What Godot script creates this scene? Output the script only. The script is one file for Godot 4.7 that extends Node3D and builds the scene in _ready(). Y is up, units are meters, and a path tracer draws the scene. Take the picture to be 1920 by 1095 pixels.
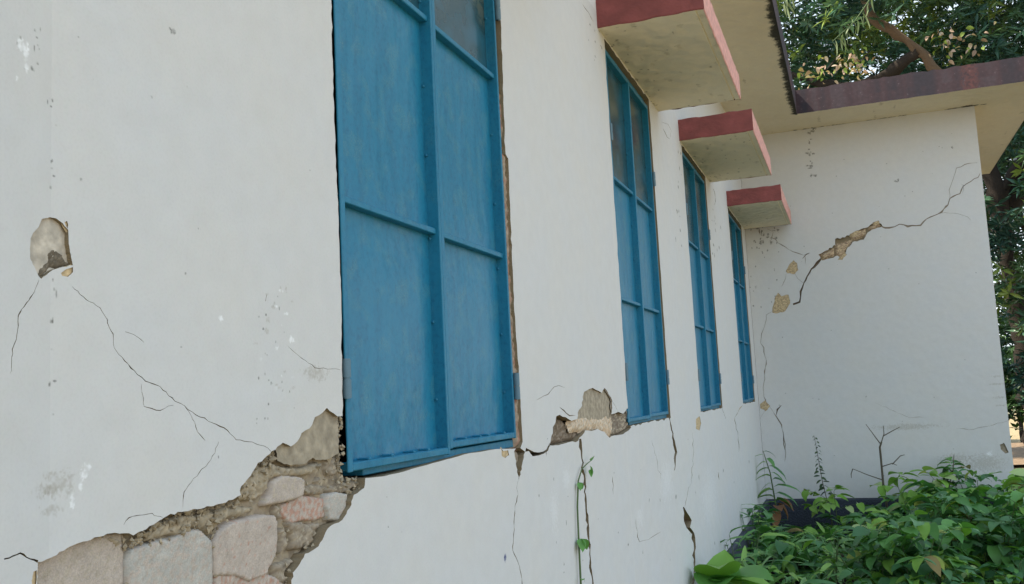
extends Node3D
# A cracked, white plastered building with blue steel shutters, seen along its wall; trees behind, shrubs in the corner.
# y up, metres. Main wall: plane z = 0 facing +z, running along +x. End wall: plane x = XE facing -x.

const XE := 10.542          # end wall plane
const XC := 0.971           # slight crease in the main wall
const ROOF_Y := 4.358
const ROOF_T := 0.241
const ROOF_Z := 0.67
const WING_X := 9.88
const WING_Z := 2.98
const WALL_Z := 2.39
const PLINTH := 0.41
const SLAB_Y := 3.317
const SLAB_T := 0.147

var data_hair := [0, 1, 2, 3, 4, 5, 6, 7, 8, 9, 11, 12, 13, 14, 15, 22, 23, 24, 25, 26, 27, 28, 29, 30, 31, 32, 33, 34]
var data_ehair := [0, 1, 2, 3, 5, 6, 7, 8, 9, 12, 14, 15, 16]
var data_open1 := [1.7362,2.8937,1.7373,2.8792,1.7365,2.8635,1.7364,2.8483,1.7366,2.8332,1.7354,2.8174,1.7348,2.802,1.7359,2.7875,1.7356,2.7723,1.734,2.7565,1.7317,2.7402,1.7335,2.7263,1.7351,2.7121,1.7327,2.696,1.7317,2.6806,1.733,2.6664,1.7323,2.6506,1.7323,2.6352,1.7332,2.6202,1.7323,2.6044,1.734,2.5899,1.7318,2.5736,1.7304,2.5576,1.7317,2.543,1.7302,2.5271,1.7309,2.5122,1.7316,2.4973,1.7318,2.4822,1.7333,2.4675,1.7301,2.4509,1.731,2.436,1.7338,2.4218,1.729,2.4047,1.7295,2.3897,1.7291,2.3744,1.7288,2.3592,1.731,2.3448,1.7305,2.3295,1.7315,2.3148,1.729,2.299,1.7307,2.2845,1.7275,2.2685,1.7303,2.2544,1.7313,2.2403,1.7294,2.2253,1.7288,2.2108,1.7306,2.1969,1.7314,2.1828,1.7327,2.1688,1.7297,2.1537,1.7302,2.1396,1.7319,2.1258,1.7301,2.1098,1.7335,2.0951,1.7313,2.0791,1.7333,2.0641,1.7336,2.0488,1.7355,2.0337,1.7346,2.0174,1.7358,2.0015,1.7355,1.9853,1.7337,1.969,1.7353,1.9532,1.7356,1.9393,1.7353,1.9253,1.7354,1.9114,1.7352,1.8974,1.7343,1.8834,1.7371,1.8699,1.7358,1.8559,1.7371,1.8422,1.7368,1.8284,1.7358,1.8132,1.7357,1.7982,1.736,1.7833,1.7336,1.7682,1.7341,1.7533,1.7315,1.7383,1.7293,1.7233,1.7329,1.7087,1.7317,1.6938,1.7305,1.679,1.7312,1.6643,1.7307,1.6496,1.7283,1.6349,1.7298,1.6202,1.731,1.6056,1.7272,1.5911,1.7285,1.5764,1.7277,1.5619,1.7247,1.5474,1.7306,1.5328,1.7311,1.5182,1.7313,1.5037,1.7338,1.4891,1.7333,1.4747,1.7343,1.4551,1.7655,1.4528,1.7977,1.4504,1.8308,1.4482,1.8648,1.447,1.9,1.4453,1.9344,1.4463,1.9703,1.4462,2.0068,1.4473,2.044,1.4495,2.0828,1.4509,2.1232,1.4517,2.1593,1.4536,2.1972,1.4543,2.2357,1.456,2.2759,1.4568,2.3171,1.4581,2.359,1.4607,2.4035,1.4613,2.4502,1.4596,2.4981,1.4594,2.5474,1.4597,2.5989,1.4591,2.6668,1.4554,2.7378,1.4507,2.8124,1.4483,2.8354,1.4668,2.8354,1.4881,2.835,1.5094,2.8338,1.5308,2.8356,1.5521,2.8329,1.5736,2.8357,1.5951,2.8303,1.6165,2.8315,1.638,2.8345,1.6596,2.833,1.6812,2.8355,1.7039,2.8282,1.7261,2.8284,1.7488,2.8286,1.7714,2.824,1.7938,2.8233,1.8164,2.8241,1.8378,2.8245,1.8591,2.8194,1.88,2.8188,1.9013,2.8242,1.9232,2.8206,1.9443,2.8236,1.9661,2.8237,1.9876,2.8247,2.0084,2.8224,2.0288,2.8223,2.0495,2.8234,2.0704,2.8301,2.0923,2.8203,2.1116,2.8302,2.1341,2.828,2.1546,2.8265,2.1753,2.8294,2.1968,2.8309,2.2195,2.8304,2.2418,2.8286,2.2638,2.8319,2.287,2.8334,2.3098,2.8351,2.3328,2.8349,2.3554,2.8356,2.3782,2.8121,2.3887,2.8125,2.4103,2.8069,2.4303,2.8124,2.4532,2.8169,2.4759,2.8181,2.4979,2.8145,2.5185,2.8159,2.5405,2.8156,2.5621,2.82,2.5852,2.8166,2.607,2.8233,2.632,2.8255,2.6558,2.8238,2.6782,2.826,2.7021,2.8303,2.7267,2.8236,2.7475,2.828,2.7723,2.8288,2.7959,2.8331,2.8208,2.8312,2.8434,2.8278,2.8654,2.828,2.8888,2.8352,2.9151,2.8328,2.9375,2.8366,2.9626,2.8388,2.987,2.8393,3.0108,2.8417,3.0355,2.8405,3.0587,2.8408,3.0825,2.8368,3.1044,2.8456,3.1324,2.8395,3.1533,2.8442,3.1795,2.8456,3.2041,2.8516,3.2299,2.8441,3.2489,2.8535,3.2765,2.8506,3.2979,2.8547,3.323,2.8517,3.3443,2.8523,3.3676,2.8622,3.3961,2.8694,3.4233,2.8672,3.4453,2.8669,3.4683,2.869,3.4929,2.876,3.5203,2.8776,3.5447,2.8744,3.5663,2.8082,3.5265,2.7446,3.4885,2.684,3.4558,2.6251,3.4186,2.5688,3.3864,2.5145,3.3548,2.4619,3.3217,2.4114,3.2922,2.3626,3.2625,2.3159,3.2373,2.2703,3.2092,2.2265,3.1842,2.1838,3.157,2.1429,3.1346,2.1029,3.1097,2.0644,3.0875,2.027,3.0644,1.9908,3.044,1.9557,3.024,1.9215,3.003,1.8884,2.9834,1.8563,2.9651,1.8249,2.9459,1.7946,2.9286,1.765,2.9108]
var data_patch_a := [0.9526,1.8694,0.9594,1.8717,0.9643,1.873,0.9691,1.8749,0.9747,1.8751,0.9803,1.8751,0.9841,1.8734,0.9879,1.8717,0.9918,1.8701,0.9943,1.8671,0.9978,1.8648,1.0011,1.8623,1.0018,1.8585,1.002,1.8546,1.0017,1.8506,1.002,1.8467,1.0021,1.8428,1.0033,1.8393,1.0041,1.8357,1.0044,1.832,1.0064,1.8287,1.0065,1.8249,1.0074,1.8213,1.0086,1.8178,1.0095,1.8142,1.0035,1.8133,0.9979,1.8107,0.9921,1.8099,0.9863,1.8081,0.9807,1.8059,0.9751,1.8041,0.9704,1.801,0.9657,1.798,0.9613,1.7947,0.9561,1.7923,0.9518,1.7889,0.9464,1.7921,0.9439,1.7959,0.9412,1.7996,0.9383,1.8032,0.9352,1.8059,0.9332,1.8093,0.9303,1.8121,0.9295,1.8155,0.9296,1.8191,0.9295,1.8226,0.9289,1.8261,0.9299,1.8306,0.9301,1.835,0.9301,1.8394,0.9328,1.8436,0.9353,1.8478,0.939,1.8508,0.9423,1.8541,0.9459,1.8572,0.9481,1.8612,0.9503,1.8653]
var data_patch_a_mortar := [0.9652,1.8265,0.9704,1.8302,0.9749,1.8345,0.9834,1.8352,0.9874,1.8339,0.9917,1.8328,0.9954,1.8309,0.9993,1.8281,1.0004,1.8235,1.0051,1.8213,1.0092,1.8183,1.0107,1.8139,1.006,1.8125,1.0013,1.8111,0.9967,1.8097,0.9921,1.8085,0.9865,1.8061,0.9806,1.8051,0.9751,1.803,0.9704,1.7998,0.9662,1.7962,0.9613,1.7934,0.9576,1.7909,0.9542,1.7881,0.9498,1.7864,0.9462,1.7839,0.9491,1.7872,0.9505,1.7908,0.9518,1.7944,0.9528,1.7982,0.9544,1.8018,0.9571,1.805,0.9601,1.8082,0.9626,1.8116,0.9667,1.8155,0.9688,1.8202,0.9671,1.8234]
var data_chip_a := [0.9887,1.8011,0.9917,1.8031,0.9945,1.8055,0.9978,1.8073,1.0019,1.8088,1.006,1.8103,1.0101,1.8119,1.01,1.8082,1.0095,1.8045,1.0068,1.8019,1.0037,1.7996,1.0008,1.7971,0.9957,1.7974,0.9907,1.7974]
var data_chip_a2 := [0.9947,1.8722,0.999,1.8747,1.0002,1.8721,1.0011,1.8693,1.0005,1.8634,0.997,1.8675]
var data_big := [0.9489,1.4255,0.9549,1.4245,0.9607,1.4248,0.9662,1.4258,0.9722,1.4261,0.9779,1.4272,0.9838,1.4281,0.9876,1.4314,0.9956,1.4318,1.0002,1.434,1.0055,1.4354,1.0113,1.4362,1.017,1.4373,1.0231,1.4379,1.0292,1.4384,1.0358,1.4379,1.042,1.4385,1.0491,1.4409,1.0576,1.4404,1.0649,1.4404,1.0716,1.4423,1.0791,1.4419,1.0868,1.4416,1.0957,1.4391,1.1049,1.4382,1.1147,1.4368,1.1235,1.4324,1.1344,1.4358,1.1427,1.4362,1.1504,1.4375,1.1567,1.441,1.1646,1.4417,1.1715,1.4439,1.1783,1.4462,1.1856,1.4481,1.1943,1.4506,1.2034,1.4529,1.212,1.4505,1.2194,1.4537,1.2278,1.4526,1.2353,1.4525,1.243,1.4518,1.2504,1.4528,1.2579,1.4534,1.2659,1.452,1.2739,1.4517,1.2817,1.452,1.2892,1.4539,1.2976,1.4527,1.306,1.4521,1.3136,1.4536,1.3219,1.4538,1.3306,1.4536,1.339,1.454,1.3462,1.457,1.3553,1.4563,1.3634,1.4581,1.371,1.4605,1.3798,1.4615,1.3769,1.469,1.3802,1.4758,1.3895,1.48,1.3971,1.4854,1.4088,1.4921,1.4133,1.497,1.4191,1.5014,1.4249,1.5059,1.43,1.5118,1.4417,1.5134,1.4493,1.5179,1.4575,1.522,1.4668,1.5249,1.4736,1.5296,1.4849,1.5312,1.4914,1.5364,1.5005,1.5389,1.5088,1.5421,1.5222,1.5384,1.5348,1.5337,1.5467,1.5374,1.5577,1.5422,1.5662,1.5489,1.5721,1.5565,1.5856,1.561,1.6007,1.5642,1.6098,1.5704,1.6152,1.5778,1.621,1.5851,1.6369,1.5884,1.6511,1.5935,1.6668,1.6021,1.6775,1.5954,1.692,1.5907,1.7062,1.5839,1.7256,1.5836,1.7398,1.5834,1.7401,1.5764,1.7413,1.5695,1.7388,1.5627,1.7404,1.5558,1.7463,1.5487,1.7349,1.5422,1.7391,1.5352,1.7448,1.5281,1.7422,1.5213,1.7398,1.5146,1.7415,1.5077,1.7417,1.5008,1.74,1.4941,1.7381,1.4874,1.7381,1.4805,1.7404,1.4736,1.7399,1.4668,1.7411,1.4599,1.7628,1.4535,1.7799,1.4548,1.7976,1.4538,1.8158,1.4508,1.8133,1.4436,1.8124,1.4361,1.8083,1.4291,1.7929,1.426,1.7794,1.4216,1.7634,1.4196,1.7596,1.4132,1.7529,1.4078,1.7529,1.4003,1.745,1.3953,1.7352,1.391,1.7314,1.3849,1.7224,1.38,1.7134,1.3751,1.6997,1.3719,1.6836,1.372,1.6694,1.37,1.657,1.366,1.6487,1.36,1.6425,1.3532,1.6367,1.3474,1.6274,1.3435,1.6218,1.3377,1.6101,1.3353,1.5984,1.3333,1.5869,1.3312,1.5735,1.3317,1.5691,1.3256,1.5607,1.3214,1.5551,1.3159,1.5477,1.3118,1.5399,1.308,1.5315,1.3046,1.5332,1.2973,1.5261,1.2923,1.5262,1.2855,1.5261,1.279,1.5276,1.2721,1.5237,1.2665,1.5229,1.2601,1.5171,1.256,1.5185,1.2491,1.5114,1.2456,1.5113,1.2393,1.5034,1.2361,1.5004,1.2311,1.4987,1.2255,1.4947,1.2209,1.4847,1.2212,1.4746,1.2222,1.4645,1.2244,1.4541,1.228,1.4445,1.2289,1.4348,1.23,1.4254,1.2308,1.4158,1.2327,1.4062,1.2349,1.3976,1.233,1.388,1.2366,1.3788,1.2385,1.37,1.2386,1.361,1.2406,1.3521,1.2423,1.3436,1.2426,1.3349,1.2439,1.3264,1.2449,1.3179,1.2467,1.3093,1.249,1.301,1.2504,1.2928,1.2526,1.285,1.253,1.2771,1.2543,1.2693,1.2551,1.2615,1.2576,1.2539,1.2584,1.246,1.2613,1.2387,1.2615,1.2311,1.2638,1.2238,1.2646,1.2165,1.2655,1.2092,1.267,1.2022,1.2673,1.1948,1.2701,1.1879,1.2705,1.181,1.2712,1.1739,1.2732,1.167,1.2753,1.1603,1.2757,1.1538,1.2746,1.1469,1.2775,1.1402,1.2793,1.1336,1.2809,1.1273,1.2808,1.1207,1.283,1.1142,1.2846,1.1079,1.2855,1.1019,1.2846,1.0955,1.2868,1.0894,1.2878,1.0832,1.2891,1.0771,1.2905,1.071,1.2919,1.0654,1.2951,1.0593,1.2967,1.0532,1.2983,1.0474,1.3006,1.0423,1.3045,1.0362,1.3057,1.0309,1.3086,1.0257,1.3122,1.0203,1.3147,1.0148,1.317,1.0087,1.3173,1.0041,1.3217,0.9983,1.3227,0.9933,1.3258,0.9877,1.3272,0.9828,1.3303,0.9774,1.3317,0.9722,1.3339,0.9671,1.3359,0.9619,1.3375,0.957,1.3403,0.9564,1.3444,0.9566,1.3485,0.9538,1.3529,0.9544,1.3569,0.9525,1.3611,0.9517,1.3653,0.9506,1.3695,0.9534,1.3732,0.951,1.3776,0.9498,1.3817,0.9505,1.3857,0.9467,1.3902,0.9482,1.3941,0.9474,1.3983,0.947,1.4029,0.9486,1.4071,0.9468,1.4121,0.9485,1.4164,0.9486,1.4209]
var data_big_chip := [0.9371,1.4043,0.9385,1.4067,0.9387,1.4096,0.9397,1.4122,0.9406,1.4148,0.9465,1.4155,0.9466,1.4123,0.9469,1.4091,0.9473,1.4059,0.9464,1.403,0.9459,1.3999,0.9452,1.3969,0.9416,1.3968,0.9379,1.3972,0.938,1.4007]
var data_hole_f := [3.2057,1.5337,3.2474,1.5375,3.2781,1.5297,3.3177,1.5265,3.3529,1.5183,3.3898,1.5104,3.4282,1.513,3.469,1.5139,3.4812,1.5262,3.481,1.5392,3.4988,1.548,3.5266,1.5549,3.5477,1.5634,3.5436,1.5748,3.5656,1.5854,3.5619,1.5969,3.5871,1.6155,3.6164,1.619,3.6661,1.6261,3.7221,1.6299,3.7651,1.6225,3.8137,1.6169,3.8579,1.6088,3.8822,1.6192,3.9119,1.6288,3.9495,1.6169,3.9727,1.6026,3.9931,1.5916,4.0204,1.5811,4.0333,1.569,4.0184,1.5558,4.0241,1.5418,4.0103,1.5287,4.0021,1.5153,4.0661,1.5173,4.1288,1.5221,4.2194,1.5107,4.2659,1.5205,4.3034,1.5326,4.3819,1.5251,4.3699,1.5112,4.3645,1.4972,4.3661,1.483,4.3593,1.4692,4.3535,1.4553,4.3576,1.4411,4.3081,1.4318,4.2475,1.427,4.1945,1.4202,4.1384,1.4211,4.0838,1.4215,4.03,1.4235,3.9784,1.423,3.9463,1.4178,3.9009,1.4317,3.8671,1.447,3.8086,1.4537,3.7599,1.464,3.7069,1.4613,3.6535,1.4605,3.6126,1.4647,3.5714,1.4671,3.5526,1.4579,3.5196,1.4494,3.4809,1.4432,3.4653,1.4332,3.4291,1.4298,3.3891,1.4354,3.3526,1.4355,3.3173,1.4346,3.2828,1.4335,3.2484,1.4336,3.2153,1.4322,3.1813,1.4341,3.1436,1.435,3.1072,1.4386,3.1221,1.4487,3.1297,1.4598,3.1373,1.4691,3.1539,1.4773,3.1571,1.4872,3.1572,1.4975,3.1778,1.5055,3.1938,1.5141,3.1976,1.5241]
var data_f_rubble := [3.0918,1.4324,3.1784,1.5414,3.2487,1.5444,3.4153,1.5087,3.4606,1.4742,3.5847,1.4758,3.5781,1.4461,3.4779,1.4295,3.1799,1.4268]
var data_f_under := [3.5084,1.5088,3.492,1.5212,3.4812,1.5338,3.4759,1.5467,3.4929,1.5564,3.4933,1.5677,3.5011,1.5784,3.525,1.5877,3.5362,1.5983,3.5417,1.6094,3.5598,1.6195,3.5963,1.6262,3.6416,1.6275,3.6754,1.6372,3.7239,1.6378,3.7702,1.6392,3.8171,1.6387,3.8636,1.6324,3.9139,1.637,3.9485,1.6272,3.9577,1.6137,3.9916,1.6035,4.0041,1.5902,4.0275,1.5783,4.0686,1.5684,4.065,1.5557,4.0534,1.5433,4.0598,1.5303,4.0476,1.5181,4.0287,1.5062,4.0313,1.4934,3.982,1.4916,3.9343,1.4943,3.8878,1.4978,3.8419,1.4983,3.7971,1.4994,3.7527,1.4963,3.7103,1.5021,3.6683,1.5039,3.6271,1.5052,3.5868,1.5068,3.5474,1.5097]
var data_f_band := [3.3651,1.5142,3.3935,1.5062,3.4022,1.5211,3.4239,1.5212,3.4507,1.516,3.4702,1.5194,3.4918,1.5285,3.5143,1.5234,3.5369,1.5224,3.5597,1.5229,3.5828,1.5226,3.6062,1.5229,3.63,1.5209,3.6542,1.5149,3.6786,1.5095,3.7025,1.5234,3.7278,1.5133,3.753,1.5126,3.7784,1.5128,3.8044,1.5062,3.8303,1.5119,3.8569,1.5074,3.8834,1.513,3.9123,1.5165,3.9419,1.5189,3.9751,1.5057,4.0051,1.5109,4.0362,1.5122,4.0631,1.5046,4.0378,1.4979,4.0195,1.4912,4.054,1.4834,4.0293,1.4769,4.0659,1.4689,4.026,1.4628,4.0391,1.4554,4.025,1.4486,4.0263,1.4405,4.021,1.433,4.0104,1.4261,3.9737,1.4217,3.9928,1.4119,3.9411,1.4107,3.9419,1.4207,3.8713,1.4205,3.8678,1.4297,3.8651,1.4391,3.8365,1.4428,3.8114,1.448,3.7758,1.448,3.7581,1.4563,3.7305,1.4609,3.7026,1.4695,3.6797,1.4529,3.6538,1.4537,3.6274,1.4597,3.6015,1.4647,3.5769,1.4639,3.5532,1.4605,3.5283,1.4626,3.5042,1.466,3.4789,1.4655,3.4546,1.4666,3.4304,1.4672,3.4072,1.4695,3.3942,1.4756,3.4013,1.4826,3.3877,1.4887,3.3883,1.4954,3.3714,1.5012,3.3944,1.5091]
var data_f_right := [4.0204,1.519,4.15,1.5322,4.4052,1.5345,4.3752,1.4312,4.1927,1.4138,3.9599,1.4178]
var data_tri := [2.7529,1.4423,2.7693,1.4503,2.7848,1.4586,2.8148,1.4471,2.8344,1.4405,2.8546,1.4339,2.8406,1.4258,2.8373,1.4162,2.8284,1.4074,2.8211,1.3985,2.814,1.3909,2.8138,1.3823,2.799,1.3759,2.8004,1.3671,2.786,1.3608,2.7839,1.3526,2.7828,1.361,2.776,1.3695,2.7698,1.378,2.7723,1.3863,2.7654,1.3948,2.763,1.4032,2.7657,1.4128,2.7568,1.4228,2.756,1.4325]
var data_chip_w3 := [6.262,1.4137,6.3343,1.4198,6.4081,1.426,6.4288,1.4138,6.4451,1.4015,6.4433,1.3892,6.462,1.3768,6.4348,1.3662,6.4136,1.3553,6.3928,1.3443,6.3649,1.3341,6.3001,1.3422,6.2324,1.349,6.2316,1.36,6.248,1.3702,6.2494,1.3811,6.2459,1.3923,6.2538,1.403]
var data_chip_w4 := [9.0145,1.4404,8.9272,1.4301,8.8415,1.42,8.7511,1.4109,8.6688,1.4011,8.5904,1.3883,8.5073,1.3763,8.4276,1.3643,8.341,1.3535,8.2219,1.339,8.3124,1.35,8.4173,1.3595,8.5143,1.3707,8.5764,1.3831,8.6147,1.3976,8.6935,1.4092,8.7521,1.4226,8.8751,1.4324]
var data_chip_w1 := [2.643,1.4583,2.6581,1.4487,2.679,1.4488,2.7002,1.4488,2.7024,1.4413,2.7065,1.4338,2.6867,1.4321,2.6718,1.4277,2.6439,1.4354,2.6429,1.4431,2.6444,1.4506]
var data_crk := [
	[0.9477,1.7878,0.9447,1.782,0.9412,1.7764,0.9385,1.7706,0.9347,1.7664,0.9303,1.7625,0.9273,1.7579,0.9227,1.7544,0.9191,1.75,0.9148,1.7459,0.9108,1.7418,0.9075,1.7372,0.907,1.7301,0.9077,1.7233,0.9066,1.7177,0.9052,1.7121,0.9044,1.7064,0.9005,1.7001,0.8969,1.6936,0.8982,1.6881,0.8961,1.6828,0.8963,1.6774,0.8961,1.672,0.8965,1.6666,0.8939,1.6636,0.8943,1.6634,0.8966,1.6666,0.8966,1.672,0.8968,1.6774,0.8968,1.6827,0.8986,1.6881,0.8979,1.6935,0.9013,1.6998,0.905,1.7063,0.9059,1.712,0.9071,1.7176,0.9087,1.7233,0.9078,1.7302,0.9087,1.7369,0.9123,1.741,0.915,1.7458,0.9198,1.7495,0.9236,1.7538,0.9277,1.7577,0.9317,1.7617,0.935,1.7662,0.9388,1.7705,0.9414,1.7763,0.9451,1.7819,0.9478,1.7878],
	[1.0081,1.7846,1.0125,1.7811,1.0186,1.779,1.0222,1.7747,1.0282,1.7721,1.0331,1.7684,1.0395,1.7661,1.0468,1.7648,1.0527,1.7613,1.0593,1.7588,1.0628,1.7542,1.0668,1.7498,1.0709,1.7454,1.0748,1.7408,1.0749,1.7409,1.0713,1.7456,1.0671,1.75,1.0632,1.7544,1.0597,1.7591,1.0528,1.7614,1.047,1.765,1.0395,1.7662,1.0336,1.7689,1.0285,1.7724,1.0226,1.775,1.0189,1.7792,1.0127,1.7813,1.0081,1.7847],
	[1.0731,1.7446,1.0729,1.7385,1.0761,1.7331,1.0797,1.7277,1.0841,1.7226,1.085,1.7163,1.0853,1.7163,1.0853,1.723,1.0802,1.728,1.0766,1.7333,1.0739,1.7387,1.0735,1.7446],
	[1.085,1.7163,1.0847,1.7095,1.0866,1.7029,1.0909,1.6981,1.0955,1.6934,1.1023,1.6895,1.1069,1.684,1.1142,1.6802,1.1187,1.6739,1.1272,1.6701,1.1332,1.6646,1.1423,1.6604,1.1499,1.6546,1.158,1.6528,1.1658,1.6505,1.1739,1.6488,1.182,1.6468,1.1871,1.6413,1.1957,1.6381,1.2005,1.6324,1.2088,1.6288,1.2148,1.6237,1.2304,1.6192,1.2306,1.6196,1.2152,1.6241,1.2098,1.6296,1.2009,1.6327,1.1961,1.6385,1.1879,1.6419,1.1821,1.6469,1.1743,1.6494,1.1663,1.6516,1.1583,1.6533,1.1506,1.6553,1.143,1.661,1.1337,1.665,1.1275,1.6703,1.1204,1.6751,1.1144,1.6804,1.1078,1.6846,1.1025,1.6897,1.0957,1.6936,1.0913,1.6983,1.0868,1.7029,1.0851,1.7095,1.0853,1.7163],
	[1.2304,1.6193,1.2391,1.6153,1.2461,1.6096,1.2557,1.606,1.2642,1.6008,1.2746,1.5971,1.2863,1.5949,1.2953,1.5897,1.3056,1.5867,1.3158,1.5835,1.3255,1.5793,1.3365,1.5766,1.3453,1.572,1.3529,1.5664,1.3616,1.5612,1.3688,1.5551,1.3804,1.5543,1.3913,1.5513,1.4029,1.5499,1.415,1.5489,1.4259,1.5447,1.4377,1.5419,1.4499,1.5398,1.4613,1.5354,1.4699,1.5291,1.4704,1.5293,1.4616,1.5356,1.4502,1.5401,1.4378,1.5422,1.4263,1.5452,1.4152,1.5491,1.403,1.5506,1.3915,1.552,1.3805,1.5548,1.3693,1.5557,1.362,1.5615,1.3533,1.5666,1.3465,1.5727,1.3374,1.5776,1.3266,1.5806,1.3164,1.5842,1.3058,1.587,1.2955,1.5899,1.287,1.5958,1.2749,1.5977,1.2649,1.6014,1.256,1.6063,1.2466,1.61,1.2392,1.6153,1.2306,1.6195],
	[1.1417,1.651,1.1414,1.6453,1.1419,1.6396,1.1444,1.6341,1.1457,1.6285,1.1449,1.6228,1.147,1.6172,1.1554,1.6152,1.1639,1.6133,1.1723,1.6107,1.1817,1.61,1.1915,1.6129,1.2008,1.6168,1.2119,1.6177,1.2118,1.6178,1.2007,1.6169,1.1914,1.613,1.1815,1.6107,1.1726,1.6115,1.1643,1.6142,1.1556,1.6157,1.1471,1.6173,1.1454,1.6228,1.1463,1.6286,1.1447,1.6342,1.1421,1.6397,1.1417,1.6453,1.1418,1.651],
	[1.2367,1.6171,1.2419,1.6116,1.248,1.6064,1.2528,1.6007,1.2564,1.5945,1.262,1.5889,1.264,1.5812,1.2682,1.5738,1.2747,1.5685,1.2812,1.5631,1.2879,1.5578,1.288,1.5579,1.2821,1.5636,1.2756,1.5689,1.2684,1.5738,1.2653,1.5814,1.2621,1.589,1.2569,1.5946,1.2531,1.6008,1.2483,1.6065,1.2424,1.6118,1.2369,1.6172],
	[1.3222,1.5559,1.3191,1.5496,1.3128,1.5444,1.3118,1.5375,1.3044,1.5329,1.3007,1.5269,1.2936,1.5222,1.2875,1.517,1.2778,1.5143,1.2711,1.5095,1.266,1.5039,1.2571,1.501,1.2521,1.4959,1.2452,1.4919,1.2405,1.4868,1.234,1.4827,1.2321,1.4762,1.2318,1.4695,1.231,1.463,1.231,1.4563,1.2311,1.4563,1.2313,1.4629,1.2321,1.4695,1.2335,1.4759,1.2351,1.4822,1.2407,1.4867,1.2458,1.4916,1.2524,1.4957,1.2572,1.5008,1.2663,1.5037,1.2722,1.509,1.2783,1.5139,1.2878,1.5168,1.2943,1.5219,1.301,1.5268,1.305,1.5326,1.3121,1.5374,1.3135,1.5442,1.3194,1.5495,1.3223,1.5558],
	[1.5293,1.7229,1.5388,1.718,1.5482,1.7129,1.5587,1.7084,1.5694,1.7039,1.5796,1.6989,1.5919,1.6953,1.6027,1.6906,1.616,1.6874,1.6253,1.6813,1.6413,1.6801,1.6576,1.6819,1.6733,1.6794,1.69,1.6802,1.7069,1.6807,1.7236,1.6792,1.7236,1.6793,1.7069,1.6809,1.69,1.6806,1.6734,1.6797,1.6576,1.6822,1.6413,1.6808,1.6262,1.6821,1.6166,1.6879,1.6029,1.6907,1.5921,1.6956,1.5803,1.6994,1.5696,1.704,1.559,1.7086,1.5487,1.7132,1.5389,1.7181,1.5294,1.723],
	[1.1091,1.7271,1.1173,1.7257,1.1255,1.724,1.1334,1.7208,1.1407,1.7171,1.1479,1.713,1.1479,1.713,1.1411,1.7174,1.1335,1.721,1.1256,1.7241,1.1174,1.7259,1.1092,1.7272],
	[0.8868,1.4391,0.896,1.4387,0.9023,1.44,0.909,1.4405,0.9153,1.4411,0.9211,1.438,0.9271,1.4343,0.9342,1.431,0.9415,1.4283,0.9481,1.4244,0.9496,1.4271,0.9421,1.4301,0.9345,1.432,0.9277,1.4351,0.9225,1.4399,0.9153,1.4427,0.9085,1.4417,0.9018,1.4413,0.8956,1.4401,0.8865,1.4403],
	[1.1046,1.4503,1.1086,1.4548,1.1146,1.4578,1.1215,1.4595,1.1293,1.4593,1.1373,1.4592,1.1459,1.4586,1.1545,1.4587,1.1631,1.4586,1.1671,1.4547,1.1815,1.4515,1.1856,1.4488,1.1858,1.449,1.1816,1.4516,1.1672,1.4549,1.1632,1.459,1.1544,1.4591,1.1458,1.459,1.1372,1.4595,1.1291,1.46,1.1214,1.4596,1.1136,1.459,1.1083,1.455,1.1046,1.4503],
	[2.9935,1.5938,3.0317,1.599,3.0691,1.6053,3.1256,1.6108,3.1608,1.6235,3.1971,1.6358,3.2551,1.6408,3.3264,1.6339,3.3266,1.634,3.2555,1.6418,3.1949,1.6369,3.1588,1.6241,3.1223,1.6124,3.0682,1.606,3.0304,1.5998,2.9934,1.5939],
	[3.2517,1.5631,3.2932,1.5503,3.3266,1.5393,3.3664,1.5281,3.4457,1.5292,3.4457,1.5294,3.3703,1.532,3.333,1.541,3.3031,1.553,3.2529,1.5635],
	[3.9111,1.6287,3.9714,1.6013,4.0065,1.5862,4.0172,1.5692,3.9977,1.5489,4.0112,1.5274,3.9906,1.5074,3.9922,1.5073,4.0134,1.5274,4.0189,1.5484,4.0321,1.5692,4.0126,1.5867,3.9733,1.6015,3.9127,1.6289],
	[4.0485,1.5643,4.0845,1.5456,4.1206,1.5266,4.1211,1.5266,4.0869,1.5459,4.0511,1.5646],
	[2.8566,1.4338,2.8892,1.4341,2.925,1.4147,2.9856,1.4129,3.0398,1.4148,3.0876,1.4208,3.1115,1.4387,3.101,1.4407,3.0713,1.426,3.0321,1.4217,2.9826,1.4226,2.9438,1.4266,2.8968,1.4376,2.8638,1.4454],
	[2.7819,1.3601,2.7698,1.3461,2.7573,1.3323,2.7683,1.3111,2.7547,1.3018,2.7493,1.2909,2.7351,1.2819,2.7333,1.2698,2.7276,1.2584,2.7222,1.2469,2.7169,1.2355,2.7185,1.2231,2.7175,1.2111,2.7095,1.2003,2.7078,1.1883,2.7034,1.1769,2.6952,1.1661,2.6963,1.1537,2.7086,1.1399,2.7249,1.1261,2.7363,1.1132,2.7472,1.1002,2.7504,1.0878,2.7563,1.0751,2.764,1.0592,2.7607,1.045,2.7666,1.0328,2.7623,1.0226,2.7633,1.0113,2.7592,1.0011,2.7594,0.99,2.7602,0.9898,2.7613,1.0006,2.7641,1.0112,2.7637,1.0223,2.7696,1.0323,2.7679,1.0438,2.7654,1.059,2.7614,1.0745,2.7543,1.0873,2.7494,1.1,2.739,1.113,2.7285,1.126,2.7133,1.1399,2.6988,1.1535,2.7012,1.1651,2.7068,1.1762,2.7105,1.1879,2.7149,1.1993,2.7208,1.2106,2.7199,1.2229,2.723,1.2346,2.7258,1.2463,2.7337,1.2574,2.7344,1.2696,2.7374,1.2814,2.7559,1.2895,2.7599,1.3009,2.7693,1.311,2.7585,1.3322,2.7704,1.346,2.7829,1.3599],
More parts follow.
